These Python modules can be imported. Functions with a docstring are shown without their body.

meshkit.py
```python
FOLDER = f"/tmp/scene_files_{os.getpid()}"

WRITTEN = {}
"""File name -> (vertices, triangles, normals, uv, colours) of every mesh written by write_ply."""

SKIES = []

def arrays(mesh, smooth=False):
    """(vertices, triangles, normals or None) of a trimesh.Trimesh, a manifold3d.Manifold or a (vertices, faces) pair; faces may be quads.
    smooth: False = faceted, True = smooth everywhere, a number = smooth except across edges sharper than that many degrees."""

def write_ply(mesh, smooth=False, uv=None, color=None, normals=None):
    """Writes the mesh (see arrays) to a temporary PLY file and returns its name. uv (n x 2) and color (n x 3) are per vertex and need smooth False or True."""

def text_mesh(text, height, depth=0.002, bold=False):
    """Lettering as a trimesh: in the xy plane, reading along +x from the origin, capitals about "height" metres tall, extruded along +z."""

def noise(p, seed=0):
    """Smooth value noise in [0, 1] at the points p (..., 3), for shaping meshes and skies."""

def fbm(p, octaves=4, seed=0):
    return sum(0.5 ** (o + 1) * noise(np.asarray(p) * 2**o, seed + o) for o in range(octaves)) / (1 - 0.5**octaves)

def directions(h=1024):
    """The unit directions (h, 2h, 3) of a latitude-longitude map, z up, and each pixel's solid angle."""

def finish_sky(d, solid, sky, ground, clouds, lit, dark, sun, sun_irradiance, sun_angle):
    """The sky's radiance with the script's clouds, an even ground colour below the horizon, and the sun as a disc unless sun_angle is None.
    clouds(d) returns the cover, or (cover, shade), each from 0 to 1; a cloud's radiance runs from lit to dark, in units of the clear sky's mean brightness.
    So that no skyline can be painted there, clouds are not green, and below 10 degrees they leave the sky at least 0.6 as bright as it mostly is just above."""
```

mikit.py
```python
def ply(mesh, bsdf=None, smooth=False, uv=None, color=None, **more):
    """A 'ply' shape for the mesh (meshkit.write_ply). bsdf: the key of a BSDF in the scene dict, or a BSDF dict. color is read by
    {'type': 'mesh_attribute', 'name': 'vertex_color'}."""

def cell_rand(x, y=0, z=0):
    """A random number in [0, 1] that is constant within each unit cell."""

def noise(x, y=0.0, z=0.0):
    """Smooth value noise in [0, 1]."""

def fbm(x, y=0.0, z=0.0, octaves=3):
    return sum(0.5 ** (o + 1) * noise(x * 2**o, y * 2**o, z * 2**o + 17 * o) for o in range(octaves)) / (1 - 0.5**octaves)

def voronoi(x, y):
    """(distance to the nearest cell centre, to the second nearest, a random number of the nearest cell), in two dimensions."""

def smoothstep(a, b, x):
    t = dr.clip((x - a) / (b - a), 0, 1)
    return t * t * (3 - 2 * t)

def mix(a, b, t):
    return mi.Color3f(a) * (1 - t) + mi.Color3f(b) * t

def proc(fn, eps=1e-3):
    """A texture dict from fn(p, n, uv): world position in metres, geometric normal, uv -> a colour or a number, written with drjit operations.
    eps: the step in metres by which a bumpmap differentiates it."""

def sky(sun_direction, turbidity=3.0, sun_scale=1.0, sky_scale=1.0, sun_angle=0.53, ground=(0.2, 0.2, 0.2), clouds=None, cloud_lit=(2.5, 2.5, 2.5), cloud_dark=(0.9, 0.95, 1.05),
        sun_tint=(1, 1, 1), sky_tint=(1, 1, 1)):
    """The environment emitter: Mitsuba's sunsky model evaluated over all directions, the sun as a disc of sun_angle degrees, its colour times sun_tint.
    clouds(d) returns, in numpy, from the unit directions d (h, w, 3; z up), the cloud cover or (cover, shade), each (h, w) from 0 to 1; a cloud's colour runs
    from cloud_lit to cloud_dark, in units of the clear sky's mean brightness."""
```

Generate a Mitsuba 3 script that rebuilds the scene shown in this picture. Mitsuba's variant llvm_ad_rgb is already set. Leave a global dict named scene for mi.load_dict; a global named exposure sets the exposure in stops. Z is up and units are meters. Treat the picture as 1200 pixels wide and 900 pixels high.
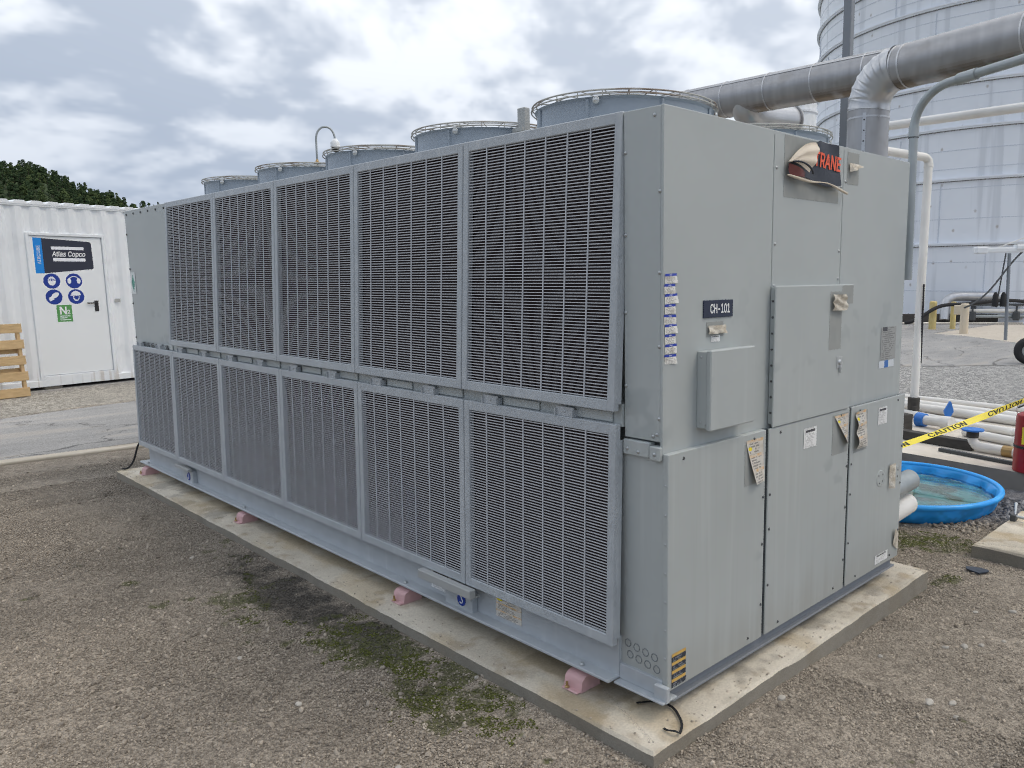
import math, random
import numpy as np, trimesh
import drjit as dr
import mitsuba as mi
import mikit, meshkit
from mikit import ply, proc, noise, fbm, voronoi, cell_rand, smoothstep, mix
from shapely.geometry import Polygon, Point, box as sbox
from shapely import affinity
from shapely.ops import unary_union
T = mi.ScalarTransform4f
random.seed(7); RNG = np.random.default_rng(7)

# ------------------------------------------------------------------ camera, sky, exposure
scene, labels = {}, {}
CAM = np.array([1.98859, -2.41589, 1.97242])
FWD = np.array([-0.68123442, 0.71682032, -0.14862131]); UPV = np.array([-0.09765466, 0.11222047, 0.98887316])
scene['camera'] = {'type': 'perspective', 'fov': 2 * math.degrees(math.atan(600 / 930.095)), 'fov_axis': 'x',
                   'principal_point_offset_x': -110.98 / 1200, 'principal_point_offset_y': -15.1 / 900,
                   'near_clip': 0.05, 'far_clip': 6000.0,
                   'to_world': T().look_at(origin=CAM.tolist(), target=(CAM + FWD).tolist(), up=UPV.tolist())}
exposure = 2.36

def clouds(d):
    z = np.maximum(d[..., 2], 0.0)
    s = 1.0 / (z + 0.30)
    p = np.stack([d[..., 0] * s, d[..., 1] * s, z * 0 + 3.0], -1)
    w = np.stack([meshkit.fbm(p * 1.6 + 9, 4, seed=3), meshkit.fbm(p * 1.6 + 31, 4, seed=13), z * 0 + .5], -1) - 0.5
    q = p + w * 0.34
    big = meshkit.fbm(q * np.array([2.4, 2.4, 1]) + 2.7, 4, seed=11)
    med = meshkit.fbm(q * np.array([6.5, 6.5, 1]) + 5.1, 5, seed=5)
    fine = meshkit.fbm(q * np.array([19., 19., 1]) + 1.3, 4, seed=8)
    v = 0.30 * big + 0.44 * med + 0.26 * fine
    shade = np.clip((v - 0.385) / 0.20, 0, 1); shade = shade * shade * (3 - 2 * shade)
    # overcast deck: thinner and brighter on the sun's side, a blue-grey bank low in the west
    az = np.arctan2(d[..., 1], d[..., 0])
    side = 0.5 + 0.5 * np.cos(az - math.radians(95))
    low = np.exp(-((z - .02) / 0.15) ** 2)
    shade = np.clip(shade * (0.92 - 0.36 * side) * (1 - .35 * low) + 0.62 * low * (1 - side) ** 0.5 * (.5 + 1.0 * big), 0, 1)
    floor = 0.64 * (1 - z) ** 1.5                      # an overcast dome darkens towards the horizon
    return np.ones_like(z), floor + (1 - floor) * shade

scene['sky'] = mikit.sky([0.55, 0.30, 0.85], turbidity=3, sun_scale=0.15, sun_angle=26, clouds=clouds, sun_tint=(.97, 1.0, 1.04),
                         cloud_lit=(3.15, 3.2, 3.25), cloud_dark=(.66, .84, 1.14), ground=(0.17, 0.16, 0.15))

# ------------------------------------------------------------------ helpers
counts = {}
def key(name, parent=None):
    k = (parent + '__' if parent else '') + name
    n = counts.get(k, 0); counts[k] = n + 1
    return k if n == 0 else f'{k}_{n:03d}'
def obj(name, mesh, bsdf, parent=None, label=None, cat=None, group=None, kind=None, smooth=False, **kw):
    k = key(name, parent)
    scene[k] = ply(mesh, bsdf, smooth=smooth, **kw)
    tag(k, label, cat, group, kind)
    return k
def tag(k, label=None, cat=None, group=None, kind=None):
    e = {a: b for a, b in (('label', label), ('category', cat), ('group', group), ('kind', kind)) if b}
    if e: labels[k] = e
    return k
def thing(name, label, cat, group=None):
    return tag(key(name), label, cat, group)
def cat_(ms): return trimesh.util.concatenate([m for m in ms if m is not None])
def bx(x0, x1, y0, y1, z0, z1, b=0.0):
    c = np.array([(x0 + x1) / 2, (y0 + y1) / 2, (z0 + z1) / 2]); h = np.abs(np.array([x1 - x0, y1 - y0, z1 - z0])) / 2
    if b <= 0:
        m = trimesh.creation.box(extents=2 * h); m.apply_translation(c); return m
    b = min(b, h.min() * 0.9); pts = []
    for sx in (-1, 1):
        for sy in (-1, 1):
            for sz in (-1, 1):
                s = np.array([sx, sy, sz])
                for k in range(3):
                    e = h - b; e[k] = h[k]; pts.append(c + s * e)
    return trimesh.convex.convex_hull(np.array(pts))
def local(m, O, ex, ey, ez):
    """mesh in local axes -> world"""
    v = np.asarray(m.vertices); M = np.stack([ex, ey, ez], 1)
    r = trimesh.Trimesh(v @ M.T + np.asarray(O, float), m.faces.copy(), process=False)
    if np.linalg.det(M) < 0: r.invert()
    return r
def tube(path, r, seg=20, caps=True, sx=None):
    P = np.asarray(path, float); n = len(P); r = np.broadcast_to(np.asarray(r, float), (n,))
    t = np.gradient(P, axis=0); t /= np.linalg.norm(t, axis=1, keepdims=True)
    u = np.cross(t[0], [0, 0, 1.0]) if abs(t[0][2]) < 0.9 else np.cross(t[0], [1.0, 0, 0]); u /= np.linalg.norm(u)
    a = np.arange(seg) * 2 * np.pi / seg; V = []
    for i in range(n):
        u = u - t[i] * (u @ t[i]); u /= np.linalg.norm(u); w = np.cross(t[i], u)
        V.append(P[i] + r[i] * (np.cos(a)[:, None] * u + np.sin(a)[:, None] * w))
    V = np.vstack(V); Fs = []
    j = np.arange(seg); jn = (j + 1) % seg
    for i in range(n - 1):
        a0, b0 = i * seg + j, i * seg + jn; a1, b1 = a0 + seg, b0 + seg
        Fs += [np.stack([a0, b0, b1], 1), np.stack([a0, b1, a1], 1)]
    if caps:
        V = np.vstack([V, P[0], P[-1]]); k = n * seg
        Fs += [np.stack([jn, j, j * 0 + k], 1), np.stack([(n - 1) * seg + j, (n - 1) * seg + jn, j * 0 + k + 1], 1)]
    return trimesh.Trimesh(V, np.vstack(Fs), process=False)
def line(a, b, n=2): return np.linspace(np.asarray(a, float), np.asarray(b, float), n)
def arc(a, c, b, n=9):
    """quadratic-ish circular corner from a via corner c to b"""
    a, b, c = (np.asarray(q, float) for q in (a, b, c)); th = np.linspace(0, np.pi / 2, n)[:, None]
    return c + (a - c) * (1 - np.sin(th)) + (b - c) * (1 - np.cos(th))
def path(*segs):
    out = []
    for s in segs:
        for p in np.atleast_2d(np.asarray(s, float)):
            if not out or np.linalg.norm(p - out[-1]) > 1e-5: out.append(p)
    return np.array(out)
def smoothpath(pts, n=40):
    from scipy.interpolate import CubicSpline
    p = np.asarray(pts, float); t = np.r_[0, np.cumsum(np.linalg.norm(np.diff(p, axis=0), axis=1))]
    return CubicSpline(t, p)(np.linspace(0, t[-1], n))
def lathe(prof, seg=48, center=(0, 0, 0), closed=False):
    prof = np.asarray(prof, float); n = len(prof); a = np.arange(seg) * 2 * np.pi / seg
    V = np.stack([prof[:, None, 0] * np.cos(a), prof[:, None, 0] * np.sin(a), np.repeat(prof[:, 1:2], seg, 1)], -1).reshape(-1, 3) + np.asarray(center, float)
    Fs = []; j = np.arange(seg); jn = (j + 1) % seg
    for i in range(n if closed else n - 1):
        k = (i + 1) % n
        a0, b0, a1, b1 = i * seg + j, i * seg + jn, k * seg + j, k * seg + jn
        Fs += [np.stack([a0, b0, b1], 1), np.stack([a0, b1, a1], 1)]
    m = trimesh.Trimesh(V, np.vstack(Fs), process=False)
    return m
def torus(R, r, c, seg=48, sec=8):
    a = np.linspace(0, 2 * np.pi, sec, endpoint=False)
    return lathe(np.stack([R + r * np.cos(a), r * np.sin(a)], 1), seg, c, closed=True)
def extr(poly, h):
    ps = getattr(poly, 'geoms', [poly])
    return cat_([trimesh.creation.extrude_polygon(p, h, engine='earcut') for p in ps if p.area > 1e-9])
X, Y, Z = np.eye(3)
def sheet(O, ex, ey, w, h, curl=None, nx=1, ny=1, kind=0):
    """printed sheet from corner O along ex, ey; curl(s,t) -> metres along ex x ey; uv.x carries the print kind"""
    s, t = np.meshgrid(np.linspace(0, 1, nx + 1), np.linspace(0, 1, ny + 1)); n = np.cross(ex, ey)
    off = curl(s, t) if curl else np.zeros_like(s)
    dx, dy, dn = (off if isinstance(off, tuple) else (0 * s, 0 * s, off))
    V = np.asarray(O, float) + (s * w + dx)[..., None] * ex + (t * h + dy)[..., None] * ey + dn[..., None] * n
    idx = np.arange((nx + 1) * (ny + 1)).reshape(ny + 1, nx + 1)
    f = np.stack([idx[:-1, :-1], idx[:-1, 1:], idx[1:, 1:], idx[1:, :-1]], -1).reshape(-1, 4)
    f = np.vstack([f[:, [0, 1, 2]], f[:, [0, 2, 3]]])
    uv = np.stack([kind + 0.0005 + s.ravel() * 0.999, t.ravel()], 1)
    return trimesh.Trimesh(V.reshape(-1, 3), f, process=False), uv
def dome(c, n, r, seg=8, flat=0.7):
    n = np.asarray(n, float); u = np.cross(n, [0.3, 0.5, 0.81]); u /= np.linalg.norm(u); w = np.cross(n, u)
    pr = [(1, 0), (0.95, 0.35), (0.62, 0.8), (0, 1)]
    m = lathe([(r * a, r * b * flat) for a, b in pr], seg)
    return local(m, c, u, w, n)
def text(s, h, depth, O, ex, ey, bold=False, shear=0.0, sx=1.0):
    m = meshkit.text_mesh(s, h, depth, bold); v = np.asarray(m.vertices).copy()
    v[:, 0] = v[:, 0] * sx + shear * v[:, 1]
    return local(trimesh.Trimesh(v, m.faces, process=False), O, ex, ey, np.cross(ex, ey))
def text_w(s, h, bold=False):
    m = meshkit.text_mesh(s, h, 0.001, bold); return m.bounds[1][0]

# ------------------------------------------------------------------ materials
def C(*a): return mi.Color3f(*a)
def mat(name, base, rough=0.5, metallic=0.0, two=True, bump=None, bscale=1.0, spec=0.5, **kw):
    b = {'type': 'principled', 'base_color': base if isinstance(base, dict) else {'type': 'rgb', 'value': list(base)},
         'roughness': rough if isinstance(rough, dict) else float(rough), 'metallic': float(metallic), 'specular': float(spec), **kw}
    if bump: b = {'type': 'bumpmap', 'arbitrary': bump, 'scale': bscale, 'bsdf': b}
    if two: b = {'type': 'twosided', 'bsdf': b}
    scene[name] = b
    return name

def paint_fn(p, n, uv):
    side = dr.abs(n.y) > 0.5
    h = dr.select(side, p.x, p.y)
    st = fbm(h * 26, p.z * 0.9, 4.0, 3)                       # rain streaks run down the sheet metal
    bl = fbm(p.x * 2.1 + 7, p.y * 2.1, p.z * 2.1, 4)
    sm = fbm(p.x * 9, p.y * 9 + 3, p.z * 9, 3)
    c = mix(C(.372, .402, .402), C(.410, .440, .440), bl)
    c = mix(c, C(.47, .50, .50), smoothstep(.60, .82, st) * .22 * smoothstep(2.2, 1.2, p.z))
    c = mix(c, C(.27, .305, .31), smoothstep(.60, .74, sm) * smoothstep(.52, .66, bl) * .40 * smoothstep(2.15, 1.5, p.z))
    c = mix(c, C(.33, .35, .34), smoothstep(.62, .75, fbm(h * 60, p.z * 1.7, 9.0, 2)) * .12 * smoothstep(1.9, 1.0, p.z))
    # splash dirt near the base
    c = mix(c, C(.27, .26, .235), smoothstep(.52, .2, p.z + .2 * (st - .5)) * .38)
    return c
mat('paint', proc(paint_fn), 0.40, bump=proc(lambda p, n, uv: fbm(p.x * 2.2, p.y * 2.2, p.z * 1.7, 2), eps=1e-2), bscale=.006)
def galv_fn(p, n, uv):
    v = fbm(p.x * 14, p.y * 14, p.z * 14, 3); st = fbm(p.x * 22, p.y * 22, p.z * 1.2, 3)
    c = mix(C(.335, .365, .395), C(.42, .45, .475), v)
    return mix(c, C(.49, .515, .535), smoothstep(.6, .8, st) * .4)
mat('guard_metal', proc(galv_fn), 0.38)
mat('slat_metal', (.50, .52, .55), 0.36)
mat('coil_dark', (.040, .032, .033), 0.8, spec=.1)
mat('gap_dark', (.045, .05, .055), 0.7)
mat('gap_shade_grey', (.13, .145, .155), 0.6)  # shade of the door gaps put into a dark colour
mat('ring_dark', (.17, .19, .20), 0.5)
mat('shroud_paint', (.27, .315, .37), 0.5)
def wire_fn(p, n, uv):
    v = fbm(p.x * 9, p.y * 9, p.z * 9, 3)
    return mix(C(.37, .37, .345), C(.20, .16, .13), smoothstep(.52, .75, v))
mat('guard_wire', proc(wire_fn), 0.55)
mat('zinc', (.55, .57, .58), 0.3, 0.7)
mat('screw_metal', (.42, .44, .45), 0.3, 0.6)
mat('dark_metal', (.06, .065, .07), 0.5)
mat('black_plastic', (.018, .018, .02), 0.45)
mat('rubber_black', (.02, .02, .022), 0.75)
mat('mount_pink', proc(lambda p, n, uv: mix(C(.60, .37, .385), C(.48, .30, .30), fbm(p.x * 25, p.y * 25, p.z * 25, 3))), 0.6)
def conc_fn(p, n, uv):
    a = fbm(p.x * 1.7, p.y * 1.7, p.z * 1.7, 4); b = fbm(p.x * 11, p.y * 11, p.z * 11 + 4, 3); g = noise(p.x * 160, p.y * 160, p.z * 160)
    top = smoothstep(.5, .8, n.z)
    c = mix(C(.44, .40, .33), C(.62, .57, .48), smoothstep(.3, .7, a))
    c = mix(c, C(.30, .24, .165), smoothstep(.52, .75, b) * .6)
    c = mix(c, C(.16, .145, .12), smoothstep(.6, .72, fbm(p.x * 3.1 + 5, p.y * 3.1, 2.0, 4)) * .5)
    c = mix(c, C(.42, .33, .20), smoothstep(.50, .70, fbm(p.x * 2.3 + 1, p.y * 5.0, 6.0, 4)) * .45)
    c = mix(c, C(.165, .155, .135) * (.8 + .5 * b), (1 - top) * .8)              # side faces darker grey than the top
    return c * (.88 + .24 * g)
def conc_bump(p, n, uv): return .6 * fbm(p.x * 30, p.y * 30, p.z * 30, 3) + .4 * noise(p.x * 140, p.y * 140, p.z * 140)
mat('concrete', proc(conc_fn), 0.9, bump=proc(conc_bump, eps=2e-3), bscale=0.004, spec=.2)
def slab_fn(p, n, uv):
    a = fbm(p.x * 1.3 + 3, p.y * 1.3, p.z, 4); b = fbm(p.x * 9, p.y * 9, p.z * 9, 3)
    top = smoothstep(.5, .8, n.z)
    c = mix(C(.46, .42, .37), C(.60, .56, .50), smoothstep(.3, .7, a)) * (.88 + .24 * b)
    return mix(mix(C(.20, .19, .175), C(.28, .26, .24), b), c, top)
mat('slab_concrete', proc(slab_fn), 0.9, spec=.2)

# moss and stain zones on the ground: (x, y, rx, ry, strength); they belong to the ground, not to the light
MOSS = [(-.95, -.42, .55, .30, .95), (-1.75, -.48, .6, .30, .85), (-.55, -.42, .35, .20, .7), (-1.3, -.36, .7, .22, .95), (-2.6, -.70, .6, .22, .6), (-3.04, -1.0, .09, .06, 1.1), (-3.52, -1.02, .10, .07, .9), (-2.9, -.55, .5, .25, .5),
        (-3.6, -.42, .5, .2, .45), (-.12, 3.40, .42, .26, 1.9), (-.45, 3.30, .3, .3, 1.3), (.2, 2.72, .12, .18, .7)]
STAIN = [(-2.45, -.40, .7, .23, 1.0), (-1.8, -.36, .5, .2, .9), (-1.1, -.4, .6, .22, .55), (-3.2, -.4, .6, .22, .6)]
def zone(p, L, lib):
    out = 0
    for x, y, rx, ry, s in L:
        out = lib.maximum(out, min(s, 1.25) * (1.25 - ((p[0] - x) / rx) ** 2 * .8 - ((p[1] - y) / ry) ** 2 * .8))
    return out
class _NP:
    maximum = staticmethod(np.maximum)
class _DR:
    maximum = staticmethod(dr.maximum)
def zones(p):
    nz = fbm(p.x * 7, p.y * 7, 1.0, 4); nf = fbm(p.x * 19, p.y * 19, 5.0, 3)
    q = (p.x, p.y)
    moss = smoothstep(.55, .95, zone(q, MOSS, _DR) + (nz - .5) * 1.9 + (nf - .5) * 1.0 - .12)
    stain = smoothstep(.25, 1.15, zone(q, STAIN, _DR) + (nz - .5) * 1.6 + (nf - .5) * .8)
    return moss, stain, nz, nf
def gravel_tone(p, tone, nz, nf):
    big = fbm(p.x * .8 + 4, p.y * .8, 2.0, 3)
    c = mix(C(.160, .140, .120), C(.50, .448, .385), tone)
    c = c * mix(C(.91, .90, .88), C(1.09, 1.07, 1.03), smoothstep(.3, .7, big)) * (.86 + .28 * nz)
    far = smoothstep(7.5, 9.0, p.y)                                              # cleaner grey stone beyond the pipe slab
    c = mix(c, mix(C(.16, .16, .16), C(.62, .61, .585), tone), far)
    cool = smoothstep(3.9, 4.4, p.y) * smoothstep(7.0, 6.0, p.y)                  # dark washed stone by the pool
    return mix(c, mix(C(.10, .10, .11), C(.33, .33, .34), tone), cool)
def pebble_fn(p, n, uv):
    moss, stain, nz, nf = zones(p)
    c = gravel_tone(p, uv.x, nz, nf)
    c = mix(c, C(.05, .048, .045) * (.5 + 1.3 * uv.x), stain * .85)
    return mix(c, C(.06, .068, .022), moss * smoothstep(.75, .2, uv.x) * .7)
mat('pebble', proc(pebble_fn), 0.85, two=False, spec=.25)
def ground_fn(p, n, uv):
    moss, stain, nz, nf = zones(p)
    near = smoothstep(30, 6, dr.sqrt(dr.square(p.x - 2) + dr.square(p.y + 2.4)))
    d1, d2, r1 = voronoi(p.x * 95, p.y * 95)
    e1, e2, r2 = voronoi(p.x * 28, p.y * 28)
    mid = smoothstep(7.5, 9.0, p.y) + smoothstep(-9, -10, p.x)
    tone = dr.clip(.30 + .6 * (r1 - .4) * near + (.35 + .6 * mid) * (r2 - .5) + .35 * (nf - .5), 0, 1)
    c = gravel_tone(p, tone, nz, nf)
    c = c * (1 - .35 * smoothstep(.35, .7, d1) * near)
    c = mix(c, C(.04, .038, .035), stain * .8)
    c = mix(c, C(.085, .092, .035) * (.6 + .8 * nf), moss * .75)
    # pale sand strip beyond the left road, dark gravel against the container
    edge = p.x + .25 * p.y + .5 * (nz - .5)
    sand = smoothstep(-12.2, -12.5, edge) * smoothstep(-15.0, -14.6, edge)
    c = mix(c, mix(C(.31, .29, .255), C(.41, .385, .34), nz) * (.55 + .8 * tone), sand)
    c = mix(c, mix(C(.17, .165, .16), C(.33, .32, .31), tone), smoothstep(-14.5, -15.1, edge) * smoothstep(-40, -30, p.x))
    s2 = smoothstep(22.5, 24.5, p.y + .55 * p.x + 5 + (nz - .5) * 1.2)
    c = mix(c, mix(C(.48, .43, .36), C(.60, .55, .48), nz), s2 * smoothstep(12, 8, dr.abs(p.x + 4)) )
    lawn = smoothstep(60, 90, dr.sqrt(dr.square(p.x) + dr.square(p.y)))
    return mix(c, C(.10, .12, .05), lawn)
def ground_bump(p, n, uv):
    d1, d2, r = voronoi(p.x * 95, p.y * 95)
    return .7 * dr.maximum(0, .55 - d1) * (.5 + r) + .5 * fbm(p.x * 9, p.y * 9, 0.0, 3)
mat('ground_dirt', proc(ground_fn), 0.95, two=False, bump=proc(ground_bump, eps=1.5e-3), bscale=0.010, spec=.15)
def asphalt_fn(p, n, uv):
    a = fbm(p.x * .5, p.y * .5 + 3, 1.0, 4); b = fbm(p.x * 5, p.y * 1.1, 2.0, 3); g = noise(p.x * 70, p.y * 70, 1.0)
    d1, d2, r = voronoi(p.x * .55 + .4 * a, p.y * .55 + .4 * b)
    c = mix(C(.20, .20, .20), C(.30, .295, .288), a) * (.78 + .44 * g) * (.82 + .36 * b)
    c = mix(c, C(.05, .05, .05), smoothstep(.03, .008, d2 - d1) * .7)
    return mix(c, C(.34, .30, .25), smoothstep(.58, .75, b) * .3)
mat('asphalt', proc(asphalt_fn), 0.9, two=False, spec=.2)
def kerb_fn(p, n, uv):
    a = fbm(p.x * 6, p.y * 3, p.z, 3)
    return mix(C(.27, .245, .20), C(.44, .40, .34), a)
mat('kerb_concrete', proc(kerb_fn), 0.9, spec=.2)
def clad_fn(p, n, uv):
    # weathered aluminium jacketing: runs of dirt round the girth, rusty grime where drips hang under the pipe
    st = fbm(p.x * 21 + p.y * 9, p.y * 4, p.z * 3, 3); b = fbm(p.x * 6, p.y * 6, p.z * 6, 4)
    c = mix(C(.31, .31, .32), C(.46, .46, .47), st)
    c = mix(c, C(.24, .225, .205), smoothstep(.48, .78, b) * .4)
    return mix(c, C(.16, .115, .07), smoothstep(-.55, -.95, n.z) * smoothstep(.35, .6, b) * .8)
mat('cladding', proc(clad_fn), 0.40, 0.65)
mat('cladding_bright', proc(lambda p, n, uv: mix(C(.46, .465, .48), C(.66, .665, .68), fbm(p.x * 11, p.y * 11, p.z * 5, 3))), 0.3, 0.7)
mat('galv_pipe', proc(lambda p, n, uv: mix(C(.25, .285, .30), C(.44, .47, .48), fbm(p.x * 14, p.y * 14, p.z * 5, 4))), 0.42, 0.4)
mat('steel_grey', (.20, .22, .25), 0.5)
def pvc_fn(p, n, uv):
    return mix(C(.60, .585, .55), C(.78, .775, .755), fbm(p.x * 5, p.y * 5, p.z * 3, 3))
mat('pvc', proc(pvc_fn), 0.4)
def tank_fn(p, n, uv):
    a = dr.atan2(p.y - 42.66, p.x + 11.36) * 10.27
    st = fbm(a * 3.0, p.z * .16, 1.0, 4); b = fbm(a * .4, p.z * .5, 2.0, 3)
    c = mix(C(.71, .75, .81), C(.78, .81, .86), b)
    c = mix(c, C(.44, .47, .52), smoothstep(.58, .8, st) * .4)
    e1, e2, r = voronoi(a * 1.1, p.z * .9)
    return mix(c, C(.30, .25, .21), smoothstep(.09, .02, e1) * .6 * smoothstep(.5, .6, r))
mat('tank_paint', proc(tank_fn), 0.45)
mat('tank_band', (.76, .79, .84), 0.45)
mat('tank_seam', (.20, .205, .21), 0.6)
mat('tank_lap', (.56, .60, .67), 0.5)
def cont_fn(p, n, uv):
    st = fbm(p.y * 8, p.z * .5, 3.0, 3)
    return mix(mix(C(.70, .735, .765), C(.78, .80, .82), st), C(.45, .38, .30), smoothstep(.66, .82, fbm(p.y * 14, p.z * .7, 6.0, 3)) * smoothstep(1.2, .2, p.z) * .5) * (1 - .06 * smoothstep(.6, .8, fbm(p.y * 3, p.z * 3, 1.0, 4)))
mat('container_white', proc(cont_fn), 0.4)
mat('door_white', (.76, .785, .80), 0.35)
def wood_fn(p, n, uv):
    g = fbm(p.y * 2.2, p.z * 42, p.x * 42, 4); b = fbm(p.y * 1.2, p.z * 4, p.x * 5, 2)
    c = mix(C(.40, .265, .13), C(.62, .45, .245), g)
    return c * (.82 + .36 * b)
mat('pallet_wood', proc(wood_fn), 0.75)
mat('blue_plastic', proc(lambda p, n, uv: mix(C(.015, .31, .86), C(.04, .43, .94), fbm(p.x * 6, p.y * 6, p.z * 6, 3)) * (1 - .35 * smoothstep(.25, .02, p.z) * smoothstep(.4, .6, fbm(p.x * 9, p.y * 9, p.z * 9, 3)))), 0.3)
def algae_fn(p, n, uv):
    a = fbm(p.x * 5, p.y * 9, 2.0, 4)
    return mix(C(.05, .22, .22), C(.03, .07, .04), smoothstep(.42, .62, a))
mat('pool_bottom', proc(algae_fn), 0.8)
scene['water_glass'] = {'type': 'dielectric', 'int_ior': 1.33, 'ext_ior': 1.0}
mat('red_paint', proc(lambda p, n, uv: mix(C(.25, .012, .016), C(.36, .02, .026), fbm(p.x * 9, p.y * 9, p.z * 9, 3))), 0.35)
mat('tape_yellow', (.80, .66, .03), 0.35)
mat('ink_black', (.015, .015, .016), 0.5)
mat('ink_white', (.78, .79, .80), 0.5)
mat('ink_orange', (.80, .115, .05), 0.5)
mat('sign_navy', (.018, .026, .055), 0.45)
mat('sign_grey', (.022, .026, .045), 0.4)
mat('sign_blue', (.005, .22, .66), 0.4)
mat('picto_blue', (.008, .035, .26), 0.4)
mat('sign_green', (.09, .29, .085), 0.4)
mat('picto_white', (.76, .78, .82), 0.45)
mat('bollard_yellow', proc(lambda p, n, uv: mix(C(.60, .47, .17), C(.66, .55, .27), fbm(p.x * 8, p.y * 8, p.z * 8, 2))), 0.6)
mat('bollard_cream', (.62, .54, .42), 0.6)
mat('valve_blue', (.03, .17, .55), 0.4)
mat('brass', (.40, .27, .12), 0.4, 0.6)
mat('dark_timber', proc(lambda p, n, uv: mix(C(.03, .028, .026), C(.07, .065, .06), fbm(p.x * 20, p.y * 6, p.z * 30, 3))), 0.8)
mat('vinyl_back', proc(lambda p, n, uv: mix(C(.50, .43, .34), C(.66, .59, .49), fbm(p.x * 20, p.y * 20, p.z * 20, 3))), 0.6)
mat('vinyl_dark', (.022, .027, .042), 0.5)
mat('vinyl_red', (.12, .022, .016), 0.5)
mat('residue', proc(lambda p, n, uv: mix(C(.27, .285, .28), C(.33, .345, .335), fbm(p.x * 30, p.y * 30, p.z * 12, 3))), 0.7)
mat('grey_cover', (.36, .37, .365), 0.55)
mat('leaf', proc(lambda p, n, uv: mix(C(.05, .08, .033), C(.15, .20, .08), uv.x)), 0.8, spec=.2)
mat('leaf_dark', proc(lambda p, n, uv: mix(C(.033, .060, .030), C(.085, .13, .058), uv.x)), 0.8, spec=.2)
mat('bark', (.09, .07, .055), 0.9)
mat('hill_soil', (.035, .055, .022), 0.95)
mat('moss_green', proc(lambda p, n, uv: mix(C(.050, .058, .016), C(.150, .165, .045), uv.x * uv.x)), 0.95, spec=.1)
mat('stone_pale', proc(lambda p, n, uv: mix(C(.30, .28, .25), C(.52, .49, .44), noise(p.x * 40, p.y * 40, p.z * 40))), 0.85)
mat('slate_blue', (.035, .045, .065), 0.6)

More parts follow.
